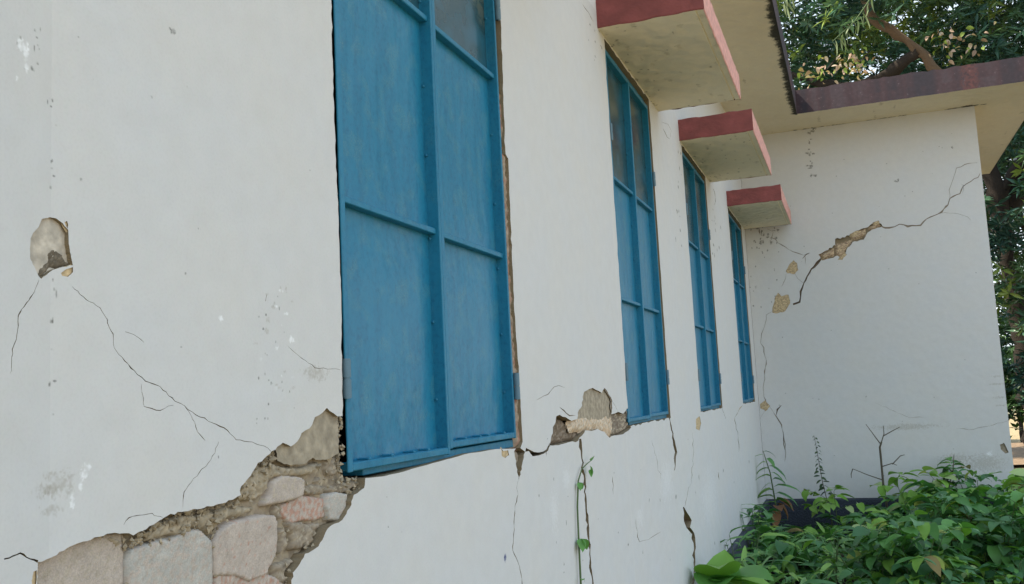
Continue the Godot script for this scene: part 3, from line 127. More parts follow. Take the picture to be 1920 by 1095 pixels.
var data_stain := [[0,0.978,1.656,0.002,0.001],[0,0.972,1.955,0.001,0.001],[0,0.973,1.698,0.001,0.001],[0,0.975,1.934,0.001,0.001],[0,0.967,2.04,0.001,0.002],[0,0.969,1.852,0.001,0.003],[0,0.973,1.736,0.001,0.002],[0,0.971,1.854,0.001,0.003],[0,0.979,2.005,0.001,0.002],[0,0.971,2.04,0.002,0.002],[0,0.969,1.651,0.001,0.003],[0,0.975,1.612,0.001,0.003],[0,0.967,1.829,0.001,0.002],[0,0.969,1.915,0.001,0.003],[0,0.97,1.953,0.001,0.003],[0,0.974,1.791,0.001,0.003],[0,0.971,1.944,0.001,0.003],[0,0.976,1.779,0.001,0.002],[0,0.974,1.737,0.002,0.004],[0,0.98,1.773,0.001,0.004],[0,0.967,1.81,0.001,0.003],[0,0.971,1.736,0.001,0.003],[0,0.969,2.03,0.001,0.001],[0,0.962,2.034,0.001,0.003],[0,0.939,2.116,0.001,0.001],[0,0.946,2.13,0.001,0.003],[0,0.941,2.081,0.001,0.001],[0,0.935,2.125,0.001,0.002],[0,0.941,2.106,0.001,0.002],[0,0.943,2.102,0.001,0.003],[0,0.929,2.07,0.001,0.003],[0,0.9,2.094,0.001,0.003],[0,0.933,2.069,0.001,0.001],[0,0.934,2.099,0.001,0.004],[0,0.915,2.063,0.001,0.001],[0,0.907,2.103,0.001,0.002],[0,1.211,2.229,0.005,0.003],[0,1.218,2.227,0.005,0.005],[0,1.167,2.101,0.002,0.002],[0,1.492,1.729,0.002,0.002],[0,1.534,1.636,0.001,0.002],[0,1.428,1.59,0.002,0.001],[0,1.463,1.704,0.002,0.003],[0,1.453,1.59,0.001,0.002],[0,1.437,1.663,0.003,0.003],[0,1.428,1.582,0.002,0.001],[0,1.453,1.75,0.003,0.002],[0,1.511,1.639,0.003,0.002],[0,1.463,1.777,0.002,0.002],[0,1.521,1.748,0.002,0.002],[0,1.465,1.615,0.002,0.002],[0,1.467,1.658,0.003,0.002],[0,1.458,1.706,0.001,0.003],[0,1.506,1.792,0.001,0.003],[0,1.441,1.771,0.001,0.003],[0,1.502,1.814,0.002,0.001],[0,1.509,1.655,0.002,0.002],[0,1.477,1.653,0.001,0.002],[0,1.474,1.652,0.001,0.002],[0,1.456,1.669,0.001,0.002],[0,1.462,1.589,0.002,0.001],[0,8.848,0.064,0.027,0.007],[0,5.895,1.303,0.013,0.004],[0,7.957,0.842,0.016,0.009],[0,9.172,0.917,0.03,0.015],[0,3.683,1.114,0.003,0.006],[0,9.18,0.479,0.038,0.01],[0,6.211,1.049,0.017,0.016],[0,4.438,0.862,0.007,0.006],[0,3.135,1.321,0.005,0.007],[0,5.736,0.759,0.008,0.012],[0,2.968,1.286,0.003,0.004],[0,8.823,0.471,0.039,0.016],[0,3.125,1.11,0.003,0.006],[0,3.995,1.018,0.006,0.004],[0,3.193,1,0.006,0.003],[0,3.068,1.415,0.005,0.008],[0,9.657,0.536,0.021,0.009],[0,4.158,0.942,0.01,0.007],[0,5.378,1.226,0.009,0.004],[0,5.369,1.016,0.016,0.012],[0,4.51,1.238,0.007,0.003],[0,5.079,0.719,0.01,0.004],[0,3.108,1.438,0.005,0.008],[0,3.089,1.462,0.006,0.003],[0,6.041,0.961,0.008,0.013],[0,5.586,0.853,0.012,0.009],[0,4.653,1.076,0.009,0.009],[0,3.291,1.247,0.005,0.002],[0,6.677,0.553,0.014,0.012],[0,4.917,1.051,0.008,0.009],[0,3.199,1.026,0.004,0.006],[0,7.377,0.988,0.025,0.014],[0,3.253,1.161,0.005,0.009],[0,3.984,1.269,0.006,0.004],[0,3.438,0.929,0.004,0.007],[0,3.435,0.999,0.006,0.003],[0,6.321,3.218,0.016,0.011],[0,6.102,2.764,0.019,0.014],[0,6.083,2.775,0.02,0.005],[0,6.212,2.951,0.017,0.014],[0,6.18,2.551,0.016,0.009],[0,6.166,2.784,0.017,0.015],[0,6.456,3.372,0.016,0.012],[0,6.375,3.071,0.01,0.005],[0,6.232,2.993,0.011,0.006],[0,5.965,2.564,0.009,0.015],[0,6.189,2.751,0.014,0.008],[0,6.168,2.651,0.021,0.012],[0,6.422,3.231,0.018,0.011],[0,6.325,3.103,0.017,0.014],[0,7.923,3.098,0.027,0.006],[0,7.998,2.764,0.019,0.01],[0,7.803,2.693,0.022,0.016],[0,7.946,3.006,0.016,0.009],[0,8.143,2.805,0.029,0.018],[0,8.365,3.012,0.021,0.021],[0,8.014,3.044,0.015,0.02],[0,7.824,2.987,0.023,0.005],[0,7.984,2.934,0.028,0.014],[0,7.798,2.777,0.033,0.015],[0,7.691,2.696,0.023,0.01],[0,8.022,2.995,0.021,0.007],[0,4.114,3.153,0.01,0.005],[0,4.133,3.232,0.012,0.005],[0,4.137,3.283,0.007,0.008],[0,4.252,3.244,0.01,0.007],[0,4.249,3.358,0.013,0.005],[0,4.235,3.245,0.01,0.004],[0,4.092,3.129,0.006,0.004],[0,4.003,3.195,0.009,0.003],[0,4.226,3.313,0.012,0.004],[0,4.052,3.284,0.012,0.005],[0,1.32,1.531,0.001,0.001],[0,1.849,2.094,0.002,0.002],[0,2.166,1.56,0.002,0.002],[0,1.976,1.314,0.001,0.001],[0,2.193,1.705,0.002,0.001],[0,1.909,1.4,0.002,0.001],[0,1.864,2.196,0.002,0.002],[0,2.509,2.638,0.002,0.003],[0,1.626,2.082,0.001,0.001],[0,2.412,1.683,0.003,0.002],[0,2.114,2.167,0.002,0.002],[0,1.548,1.606,0.001,0.001],[0,1.017,2.146,0.001,0.001],[0,1.243,1.829,0.001,0.001],[0,1.046,2.093,0,0],[0,2.034,1.822,0.002,0.001],[0,1.23,1.71,0.001,0.001],[0,1.023,1.939,0.001,0],[0,1.473,1.75,0.001,0.001],[0,2.116,1.544,0.001,0.002],[0,1.911,1.334,0.002,0.002],[0,2.241,2.616,0.002,0.002],[0,1.276,1.908,0.001,0.001],[0,1.129,2.211,0.001,0.001],[1,1.465,1.748,0.007,0.005],[1,1.519,1.674,0.006,0.003],[2,1.513,1.827,0.007,0.004],[3,1.445,1.696,0.005,0.004],[2,1.493,1.717,0.007,0.005],[2,1.496,1.796,0.006,0.003],[1,1.55,1.808,0.006,0.002],[1,1.468,1.768,0.006,0.005],[1,1.546,1.644,0.006,0.003],[1,1.43,1.723,0.007,0.002],[2,1.527,1.784,0.008,0.002],[1,1.468,1.815,0.006,0.003],[2,1.543,1.735,0.009,0.006],[1,1.514,1.827,0.003,0.005],[1,1.49,1.649,0.006,0.003],[3,1.521,1.782,0.006,0.002],[2,1.513,1.761,0.003,0.002],[1,1.486,1.793,0.007,0.004],[3,1.49,1.644,0.008,0.005],[1,1.5,1.644,0.008,0.002],[1,1.53,1.831,0.003,0.006],[1,1.491,1.8,0.004,0.004],[2,1.509,1.667,0.003,0.003],[3,1.5,1.62,0.009,0.002],[1,1.512,1.831,0.003,0.004],[3,1.546,1.664,0.007,0.002],[1,0.962,1.515,0.019,0.009],[1,0.986,1.521,0.027,0.015],[1,0.973,1.488,0.019,0.008],[1,1.628,1.671,0.044,0.014],[1,1.252,2.144,0.001,0.001],[2,1.028,1.528,0.007,0.011],[2,1.023,1.512,0.005,0.007],[2,1.009,1.494,0.004,0.01],[2,1.037,1.538,0.004,0.004],[2,0.912,2.093,0.01,0.01],[2,0.919,2.087,0.007,0.009],[2,0.904,2.096,0.007,0.006],[2,0.918,2.065,0.004,0.006],[2,0.9,2.046,0.002,0.004],[2,1.332,1.761,0.006,0.005],[3,3.285,1.314,0.046,0.041],[3,3.126,1.212,0.048,0.07],[3,4.428,1.023,0.068,0.052],[3,5.132,1.128,0.184,0.11],[3,6.59,0.881,0.348,0.171],[4,2.63,1.146,0.011,0.012]]
var data_estain := [[0,0.789,4.328,0.021,0.017],[0,0.756,4.099,0.006,0.008],[0,0.723,4.092,0.022,0.012],[0,0.738,3.925,0.021,0.007],[0,0.794,3.843,0.009,0.007],[0,0.744,4,0.006,0.009],[0,0.801,4.362,0.018,0.017],[0,0.77,4.242,0.011,0.006],[0,0.749,4.21,0.012,0.018],[0,0.758,3.975,0.01,0.011],[0,0.753,4.31,0.018,0.016],[0,0.742,3.944,0.02,0.013],[0,0.743,3.841,0.017,0.014],[0,0.773,3.836,0.019,0.014],[0,0.817,4.368,0.017,0.011],[0,0.78,4.077,0.017,0.011],[0,0.745,4.071,0.013,0.013],[0,0.738,4.132,0.011,0.012],[0,0.712,3.955,0.02,0.01],[0,0.818,4.35,0.021,0.009],[0,0.126,3.388,0.006,0.02],[0,0.116,3.42,0.014,0.011],[0,0.29,3.377,0.009,0.016],[0,-0.071,3.417,0.006,0.019],[0,0.157,3.211,0.008,0.012],[0,0.177,3.294,0.013,0.009],[0,0.345,3.286,0.013,0.022],[0,0.157,3.183,0.015,0.013],[0,0.086,3.192,0.01,0.012],[0,0.152,3.341,0.009,0.018],[0,0.18,3.184,0.011,0.008],[0,0.118,3.359,0.008,0.015],[0,0.237,3.244,0.011,0.017],[0,0.132,3.327,0.015,0.01],[0,0.192,3.251,0.009,0.016],[0,0.153,3.157,0.016,0.01],[0,0.18,3.163,0.012,0.015],[0,0.228,3.223,0.016,0.011],[0,0.244,3.427,0.014,0.013],[0,0.319,3.201,0.016,0.013],[0,0.151,3.294,0.008,0.021],[0,0.264,3.159,0.017,0.021],[0,0.171,3.267,0.008,0.021],[0,0.267,3.199,0.01,0.013],[0,0.302,3.285,0.014,0.008],[0,0.03,3.343,0.014,0.014],[0,0.36,3.357,0.004,0.01],[0,0.037,2.643,0.003,0.009],[0,0.078,2.912,0.009,0.009],[0,0.134,3.107,0.006,0.007],[0,0.275,2.856,0.003,0.012],[0,0.311,3.311,0.006,0.015],[0,0.098,3.178,0.008,0.012],[0,0.217,2.511,0.004,0.01],[0,0.023,2.807,0.005,0.008],[0,0.355,3.345,0.006,0.012],[0,0.058,3.119,0.007,0.009],[0,0.104,2.466,0.007,0.009],[0,0.109,3.119,0.006,0.012],[0,0.152,3.438,0.005,0.014],[0,0.292,2.744,0.007,0.007],[0,0.323,3.147,0.006,0.014],[0,0.202,2.659,0.003,0.007],[0,0.281,2.531,0.004,0.008],[0,0.186,3.345,0.005,0.017],[0,0.219,3.074,0.007,0.008],[0,0.115,3.379,0.008,0.007],[0,0.025,2.48,0.008,0.012],[0,0.002,2.687,0.008,0.008],[0,0.067,2.682,0.008,0.015],[0,0.22,3.395,0.008,0.014],[0,0.183,3,0.005,0.007],[0,0.063,3.328,0.008,0.014],[0,0.165,3.056,0.008,0.017],[0,0.095,3.408,0.006,0.015],[0,0.26,2.567,0.007,0.014],[0,1.578,3.669,0.021,0.011],[0,1.6,3.678,0.01,0.017],[0,2.142,3.957,0.01,0.011],[0,0.922,3.408,0.005,0.004],[0,2.054,1.771,0.003,0.006],[0,0.993,3.8,0.004,0.006],[0,1.726,3.544,0.003,0.004],[0,0.924,2.85,0.003,0.004],[0,1.649,3.506,0.005,0.005],[0,0.345,2.558,0.003,0.006],[0,1.863,0.886,0.003,0.004],[0,0.803,2.158,0.005,0.004],[0,1.088,1.447,0.005,0.006],[0,1.461,3.185,0.005,0.003],[0,0.282,3.737,0.003,0.004],[0,0.601,3.081,0.005,0.004],[0,1.085,3.971,0.006,0.006],[0,1.697,2.574,0.005,0.003],[0,0.565,2.916,0.003,0.003],[0,1.424,2.757,0.005,0.004],[0,2.05,3.968,0.005,0.006],[0,0.895,1.852,0.003,0.003],[0,1.414,1.178,0.004,0.004],[0,0.497,3.534,0.003,0.004],[0,1.376,3.101,0.003,0.005],[0,0.351,3.481,0.006,0.004],[0,1.187,0.632,0.006,0.005],[0,1.392,3.425,0.003,0.003],[0,0.211,1.398,0.005,0.004],[0,1.863,3.952,0.003,0.006],[0,2.237,2.64,0.005,0.003],[0,1.503,3.871,0.005,0.004],[0,0.618,1.442,0.005,0.006],[0,2.02,3.984,0.004,0.003],[0,0.559,1.453,0.003,0.004],[0,0.286,1.519,0.005,0.004],[0,0.723,0.851,0.006,0.003],[0,1.93,3.709,0.004,0.003],[0,1.735,1.407,0.003,0.006],[0,1.537,1.643,0.003,0.003],[0,2.148,4.101,0.004,0.004],[0,0.302,2.118,0.003,0.006],[0,0.335,3.048,0.004,0.006],[1,2.333,1.589,0.057,0.011],[1,2.316,1.511,0.067,0.011],[1,2.322,1.378,0.062,0.011],[1,2.333,1.298,0.047,0.01],[1,2.131,0.738,0.19,0.084],[1,1.869,0.787,0.146,0.053],[1,1.452,1.121,0.299,0.032],[2,2.187,0.831,0.029,0.026]]

var rng := RandomNumberGenerator.new()
var M := {}
var noise_a := FastNoiseLite.new()
var noise_b := FastNoiseLite.new()
var counts := {}

# ------------------------------------------------------------------ helpers
func numbered(called: String) -> String:
	var n: int = counts.get(called, 0)
	counts[called] = n + 1
	return called if n == 0 else "%s_%03d" % [called, n]

func thing(called: String, label: String, category: String, at := Vector3.ZERO, group := "") -> Node3D:
	var o := Node3D.new()
	o.name = numbered(called)
	add_child(o)
	o.position = at
	o.set_meta("label", label)
	o.set_meta("category", category)
	if group != "":
		o.set_meta("group", group)
	return o

func part(called: String, mesh: Mesh, parent: Node, mat: Material = null) -> MeshInstance3D:
	var o := MeshInstance3D.new()
	o.name = called
	o.mesh = mesh
	if mat:
		o.material_override = mat
	parent.add_child(o, true)
	return o

func pv(a: Array) -> PackedVector2Array:
	var r := PackedVector2Array()
	for i in range(0, a.size(), 2):
		r.append(Vector2(a[i], a[i + 1]))
	return r

func lin(r: float, g: float, b: float) -> Color:
	return Color(r, g, b).linear_to_srgb()

func noise(sd: int, freq: float, oct := 4, kind := FastNoiseLite.TYPE_SIMPLEX_SMOOTH) -> FastNoiseLite:
	var n := FastNoiseLite.new()
	n.seed = sd
	n.frequency = freq
	n.noise_type = kind
	n.fractal_octaves = oct
	return n

func noise_image(sd: int, freq: float, oct: int, w: int, h: int) -> Image:
	return noise(sd, freq, oct).get_seamless_image(w, h)

func grain_texture(sd: int, freq: float, oct: int, size: int, lo: float, hi: float) -> ImageTexture:
	var im := noise_image(sd, freq, oct, size, size)
	var d := im.get_data()
	for i in d.size():
		d[i] = int(255.0 * lerpf(lo, hi, d[i] / 255.0))
	return ImageTexture.create_from_image(Image.create_from_data(size, size, false, Image.FORMAT_L8, d))

func normal_texture(im: Image, strength: float) -> ImageTexture:
	var c: Image = im.duplicate()
	c.convert(Image.FORMAT_RGBA8)
	c.bump_map_to_normal_map(strength)
	return ImageTexture.create_from_image(c)

func mat(col: Color, rough: float, tex: Texture2D = null, nrm: Texture2D = null, scale := 1.0, nscale := 1.0, vcol := false) -> StandardMaterial3D:
	var m := StandardMaterial3D.new()
	m.albedo_color = col
	m.roughness = rough
	if tex:
		m.albedo_texture = tex
	if nrm:
		m.normal_enabled = true
		m.normal_texture = nrm
		m.normal_scale = nscale
	if tex or nrm:
		m.uv1_triplanar = true
		m.uv1_world_triplanar = true
		m.uv1_scale = Vector3.ONE * scale
	m.vertex_color_use_as_albedo = vcol
	return m

# a SurfaceTool that collects boxes
func begin() -> SurfaceTool:
	var st := SurfaceTool.new()
	st.begin(Mesh.PRIMITIVE_TRIANGLES)
	return st

func quad(st: SurfaceTool, a: Vector3, b: Vector3, c: Vector3, d: Vector3, n: Vector3, ua := Vector2.ZERO, ub := Vector2.ZERO, uc := Vector2.ZERO, ud := Vector2.ZERO) -> void:
	var p := [a, b, c, d]
	var u := [ua, ub, uc, ud]
	var order := [0, 1, 2, 0, 2, 3]
	if (b - a).cross(c - a).dot(n) > 0.0:
		order = [0, 2, 1, 0, 3, 2]
	for i in order:
		st.set_normal(n)
		st.set_uv(u[i])
		st.add_vertex(p[i])

# box with small chamfers; faces: subset of "xXyYzZ"
func box(st: SurfaceTool, lo: Vector3, hi: Vector3, ch := 0.0, faces := "xXyYzZ") -> void:
	if ch <= 0.0:
		for f in faces:
			var ax := "xyz".find(f.to_lower())
			var top := f != f.to_lower()
			var n := Vector3.ZERO
			n[ax] = 1.0 if top else -1.0
			var b := (ax + 1) % 3
			var c := (ax + 2) % 3
			var q := []
			for s in [[0, 0], [1, 0], [1, 1], [0, 1]]:
				var v := Vector3.ZERO
				v[ax] = hi[ax] if top else lo[ax]
				v[b] = hi[b] if s[0] else lo[b]
				v[c] = hi[c] if s[1] else lo[c]
				q.append(v)
			quad(st, q[0], q[1], q[2], q[3], n)
		return
	var mid := (lo + hi) * 0.5
	var half := (hi - lo) * 0.5
	var inn := half - Vector3.ONE * ch
	for ax in 3:
		var b := (ax + 1) % 3
		var c := (ax + 2) % 3
		for s in [-1.0, 1.0]:
			var n := Vector3.ZERO
			n[ax] = s
			var q := []
			for k in [[-1, -1], [1, -1], [1, 1], [-1, 1]]:
				var v := Vector3.ZERO
				v[ax] = s * half[ax]
				v[b] = k[0] * inn[b]
				v[c] = k[1] * inn[c]
				q.append(mid + v)
			quad(st, q[0], q[1], q[2], q[3], n)
		for sb in [-1.0, 1.0]:
			for sc in [-1.0, 1.0]:
				var n := Vector3.ZERO
				n[b] = sb
				n[c] = sc
				var q := []
				for k in [[-1, 0], [1, 0], [1, 1], [-1, 1]]:
					var v := Vector3.ZERO
					v[ax] = k[0] * inn[ax]
					v[b] = sb * (half[b] if k[1] == 0 else inn[b])
					v[c] = sc * (inn[c] if k[1] == 0 else half[c])
					q.append(mid + v)
				quad(st, q[0], q[1], q[2], q[3], n.normalized())
	for sx in [-1.0, 1.0]:
		for sy in [-1.0, 1.0]:
			for sz in [-1.0, 1.0]:
				var s := Vector3(sx, sy, sz)
				var a := mid + s * Vector3(half.x, inn.y, inn.z)
				var b := mid + s * Vector3(inn.x, half.y, inn.z)
				var c := mid + s * Vector3(inn.x, inn.y, half.z)
				var o := [a, b, c] if (b - a).cross(c - a).dot(s) < 0.0 else [a, c, b]
				for v in o:
					st.set_normal(s.normalized())
					st.set_uv(Vector2.ZERO)
					st.add_vertex(v)

func tube(st: SurfaceTool, pts: Array, radii: Array, sides := 8, rough := 0.0) -> void:
	var rings := []
	var prev_u := Vector3.ZERO
	for i in pts.size():
		var d: Vector3 = (pts[mini(i + 1, pts.size() - 1)] - pts[maxi(i - 1, 0)]).normalized()
		var u := prev_u - d * prev_u.dot(d) if prev_u.length() > 0.1 else d.cross(Vector3.RIGHT if absf(d.x) < 0.8 else Vector3.UP)
		u = u.normalized()
		prev_u = u
		var w := d.cross(u)
		var ring := []
		for k in sides:
			var a := TAU * k / sides
			var n := u * cos(a) + w * sin(a)
			var r: float = radii[i]
			var p: Vector3 = pts[i] + n * r
			if rough > 0.0:
				p += n * r * rough * noise_a.get_noise_3dv(p * 6.0)
			ring.append([p, n])
		rings.append(ring)
	for i in pts.size() - 1:
		for k in sides:
			var k2 := (k + 1) % sides
			var q := [rings[i][k], rings[i][k2], rings[i + 1][k2], rings[i + 1][k]]
			for j in [0, 2, 1, 0, 3, 2]:
				st.set_normal(q[j][1])
				st.set_uv(Vector2(float(k) / sides, float(i)))
				st.add_vertex(q[j][0])

func wz(x: float) -> float:
	return 0.2 * maxf(0.0, XC - x)

# ------------------------------------------------------------------ plaster sheets with real holes and cracks
func cut_sheet(x0: float, x1: float, y0: float, y1: float, holes: Array, boxes: Array, depth := 0) -> Array:
	var slice := PackedVector2Array([Vector2(x0, y0), Vector2(x1, y0), Vector2(x1, y1), Vector2(x0, y1)])
	var polys := [slice]
	var area := Rect2(x0, y0, x1 - x0, y1 - y0)
	for h in holes.size():
		if not area.intersects(boxes[h]):
			continue
		var next := []
		for p in polys:
			for r in Geometry2D.clip_polygons(p, holes[h]):
				if Geometry2D.is_polygon_clockwise(r):
					var b: Rect2 = boxes[h]
					var lo := INF
					var hi := -INF
					for v in r:
						lo = minf(lo, v.x)
						hi = maxf(hi, v.x)
					var xm := (lo + hi) * 0.5
					if depth > 40:
						return []
					return cut_sheet(x0, xm, y0, y1, holes, boxes, depth + 1) + cut_sheet(xm, x1, y0, y1, holes, boxes, depth + 1)
				next.append(r)
		polys = next
	var out := []
	for p in polys:
		out.append([p, x0, x1])
	return out

# to3: Callable(Vector2, depth) -> Vector3; uvf: Callable(Vector2) -> Vector2
func sheet_mesh(cuts: Array, y0: float, y1: float, holes: Array, to3: Callable, uvf: Callable, thick: float, face: Vector3, front: Material, side: Material) -> ArrayMesh:
	var boxes := []
	for h in holes:
		var b := Rect2(h[0], Vector2.ZERO)
		for v in h:
			b = b.expand(v)
		boxes.append(b)
	var sf := begin()
	var ss := begin()
	for i in cuts.size() - 1:
		for piece in cut_sheet(cuts[i], cuts[i + 1], y0, y1, holes, boxes):
			var p: PackedVector2Array = piece[0]
			var tri := Geometry2D.triangulate_polygon(p)
			for k in range(0, tri.size(), 3):
				var v := [p[tri[k]], p[tri[k + 1]], p[tri[k + 2]]]
				var w := [to3.call(v[0], 0.0), to3.call(v[1], 0.0), to3.call(v[2], 0.0)]
				var n: Vector3 = (w[1] - w[0]).cross(w[2] - w[0])
				if n.length() < 1e-10:
					continue
				var o := [0, 1, 2]
				if n.dot(face) > 0.0:
					o = [0, 2, 1]
				else:
					n = -n
				for j in o:
					sf.set_normal(n.normalized())
					sf.set_uv(uvf.call(v[j]))
					sf.add_vertex(w[j])
			for k in p.size():
				var a := p[k]
				var b := p[(k + 1) % p.size()]
				if absf(a.x - b.x) < 2e-4 and (absf(a.x - piece[1]) < 2e-4 or absf(a.x - piece[2]) < 2e-4):
					continue
				if absf(a.y - b.y) < 2e-4 and (absf(a.y - y0) < 2e-4 or absf(a.y - y1) < 2e-4):
					continue
				var fa: Vector3 = to3.call(a, 0.0)
				var fb: Vector3 = to3.call(b, 0.0)
				var ba: Vector3 = to3.call(a, thick)
				var bb: Vector3 = to3.call(b, thick)
				var nn: Vector3 = (fb - fa).cross(ba - fa).normalized()
				quad(ss, fa, fb, bb, ba, nn)
	var m := ArrayMesh.new()
	sf.generate_tangents()
	sf.set_material(front)
	sf.commit(m)
	ss.set_material(side)
	ss.commit(m)
	return m

func edge_distance(p: Vector2, poly: PackedVector2Array) -> float:
	var d := INF
	for i in poly.size():
		d = minf(d, p.distance_to(Geometry2D.get_closest_point_to_segment(p, poly[i], poly[(i + 1) % poly.size()])))
	return d

# a rough, rounded lump with the outline poly, standing from depth zb to zf (z below the plaster face)
func chunk(poly: PackedVector2Array, cell: Vector2, zb: float, zf: float, bevel: float, amp: float, freq: float, c1: Color, c2: Color, share: float, to3: Callable, face: Vector3) -> ArrayMesh:
	var b := Rect2(poly[0], Vector2.ZERO)
	for v in poly:
		b = b.expand(v)
	b = b.grow(maxf(cell.x, cell.y))
	var nx := int(ceil(b.size.x / cell.x)) + 1
	var ny := int(ceil(b.size.y / cell.y)) + 1
	var vert := []
	var inside := []
	var col := []
	var stretch := Vector2(0.006 / cell.x, 0.006 / cell.y)
	for j in ny:
		for i in nx:
			var p := b.position + Vector2(i, j) * cell
			var q := p * freq
			var ok := Geometry2D.is_point_in_polygon(p, poly)
			var d := edge_distance(p, poly) if ok else 0.0
			var h := smoothstep(0.0, bevel, d)
			h = sqrt(h)
			var f := noise_a.get_noise_2d(q.x * 60.0, q.y * 60.0)
			var g := noise_b.get_noise_2d(q.x * 22.0, q.y * 22.0)
			var z := lerpf(zb, zf, h) + amp * (f * 0.7 + g) * (0.3 + 0.7 * h)
			vert.append(to3.call(p, -z))
			inside.append(ok)
			var t := smoothstep(share - 0.08, share + 0.08, 0.5 + 0.6 * noise_b.get_noise_2d(q.x * 45.0 + 70.0, q.y * 45.0))
			var c := c1.lerp(c2, t) * (1.0 + 0.16 * noise_a.get_noise_2d(q.x * 60.0, q.y * 60.0) + 0.12 * noise_b.get_noise_2d(q.x * 14.0, q.y * 14.0))
			c.a = 1.0
			col.append(c)
	var st := begin()
	for j in ny - 1:
		for i in nx - 1:
			var k := j * nx + i
			var idx := [k, k + 1, k + nx + 1, k + nx]
			var any := false
			for t in idx:
				any = any or inside[t]
			if not any:
				continue
			for t in [0, 2, 1, 0, 3, 2]:
				st.set_smooth_group(0)
				st.set_color(col[idx[t]])
				st.set_uv(Vector2.ZERO)
				st.add_vertex(vert[idx[t]])
	st.index()
	st.generate_normals()
	return st.commit()

# ------------------------------------------------------------------ computed wall paint
func stain(im: Image, cx: float, cy: float, rx: float, ry: float, col: Color, strength: float, ragged: float) -> void:
	var w := im.get_width()
	var h := im.get_height()
	rx = maxf(rx, 0.8)
	ry = maxf(ry, 0.8)
	for y in range(maxi(0, int(cy - ry * 1.6)), mini(h, int(cy + ry * 1.6) + 2)):
		for x in range(maxi(0, int(cx - rx * 1.6)), mini(w, int(cx + rx * 1.6) + 2)):
			var d := Vector2((x - cx) / rx, (y - cy) / ry).length()
			d += ragged * 0.9 * noise_a.get_noise_2d(x * 0.11, y * 0.11) + ragged * 0.8 * noise_b.get_noise_2d(x * 0.34, y * 0.34)
			var a := strength * (1.0 - smoothstep(0.45, 1.1, d)) * clampf(0.75 + 0.8 * noise_b.get_noise_2d(x * 0.2 + 40.0, y * 0.2), 0.15, 1.0)
			if a > 0.01:
				im.set_pixel(x, y, im.get_pixel(x, y).lerp(col, a))

func paint_image(w: int, h: int, base: Color, alt: Color, per_metre: float, sd: int, streaks: float) -> Image:
	var cw := w / 4
	var ch := h / 4
	var n1 := noise(sd, 3.0 * 4.0 / per_metre, 4)
	var n2 := noise(sd + 5, 14.0 * 4.0 / per_metre, 4)
	var data := PackedByteArray()
	data.resize(cw * ch * 3)
	var k := 0
	for y in ch:
		for x in cw:
			var t := clampf(0.5 + 0.6 * n1.get_noise_2d(x, y), 0.0, 1.0)
			var v := 1.0 + 0.012 * n2.get_noise_2d(x, y)
			var c := base.lerp(alt, t)
			data[k] = int(clampf(c.r * v, 0, 1) * 255.0)
			data[k + 1] = int(clampf(c.g * v, 0, 1) * 255.0)
			data[k + 2] = int(clampf(c.b * v, 0, 1) * 255.0)
			k += 3
	var im := Image.create_from_data(cw, ch, false, Image.FORMAT_RGB8, data)
	im.resize(w, h, Image.INTERPOLATE_CUBIC)
	im.convert(Image.FORMAT_RGBA8)
	# fine grain: two tiles of different size, laid over each other
	for s in [[509, 0.30, 12.0, Color(0.42, 0.40, 0.36)], [397, 0.10, 10.0, Color(0.97, 0.98, 1.0)]]:
		var sz: int = s[0]
		var g := noise_image(sd + sz, s[1], 3, sz, sz).get_data()
		var t := PackedByteArray()
		t.resize(sz * sz * 4)
		var col: Color = s[3]
		for i in sz * sz:
			t[i * 4] = int(col.r * 255)
			t[i * 4 + 1] = int(col.g * 255)
			t[i * 4 + 2] = int(col.b * 255)
			t[i * 4 + 3] = int(clampf((g[i] - 128) * s[2] / 128.0, 0.0, 255.0))
		var tile := Image.create_from_data(sz, sz, false, Image.FORMAT_RGBA8, t)
		for y in range(0, h, sz):
			for x in range(0, w, sz):
				im.blend_rect(tile, Rect2i(0, 0, sz, sz), Vector2i(x, y))
	if streaks > 0.0:
		var g := noise(sd + 31, 0.03, 3).get_image(w, 96).get_data()
		var t := PackedByteArray()
		t.resize(w * 96 * 4)
		for i in w * 96:
			t[i * 4] = 96
			t[i * 4 + 1] = 90
			t[i * 4 + 2] = 80
			t[i * 4 + 3] = int(clampf((g[i] - 165) * streaks, 0.0, 40.0))
		var ov := Image.create_from_data(w, 96, false, Image.FORMAT_RGBA8, t)
		ov.resize(w, h, Image.INTERPOLATE_CUBIC)
		im.blend_rect(ov, Rect2i(0, 0, w, h), Vector2i.ZERO)
	return im

const STAIN_COL := [Color(0.20, 0.20, 0.18), Color(0.55, 0.52, 0.46), Color(0.97, 0.98, 0.99), Color(0.93, 0.94, 0.95), Color(0.08, 0.12, 0.35)]
const STAIN_STR := [0.55, 0.30, 0.8, 0.35, 0.9]

func put_stains(im: Image, list: Array, x0: float, y1: float, per_metre: float) -> void:
	for s in list:
		var k: int = s[0]
		stain(im, (s[1] - x0) * per_metre, (y1 - s[2]) * per_metre, s[3] * per_metre, s[4] * per_metre, STAIN_COL[k], STAIN_STR[k], 0.9 if k != 4 else 0.4)

func paint_material(im: Image, sd: int, per_metre: float, bump: float) -> StandardMaterial3D:
	var m := StandardMaterial3D.new()
	m.albedo_texture = ImageTexture.create_from_image(im)
	m.roughness = 0.82
	m.metallic_specular = 0.35
	m.texture_repeat = false
	var w := im.get_width() / 2
	var h := im.get_height() / 2
	var n := noise(sd + 90, 7.0 * 2.0 / per_metre, 6)
	n.fractal_gain = 0.42
	m.normal_enabled = true
	m.normal_texture = normal_texture(n.get_image(w, h), bump)
	m.normal_scale = 1.0
	return m

# ------------------------------------------------------------------ scene
func _ready() -> void:
	rng.seed = 11
	noise_a = noise(3, 1.0, 3)
	noise_b = noise(9, 1.0, 3)
	set_view()
	make_materials()
	make_ground()
	make_building()
	make_trees()
	make_plants()

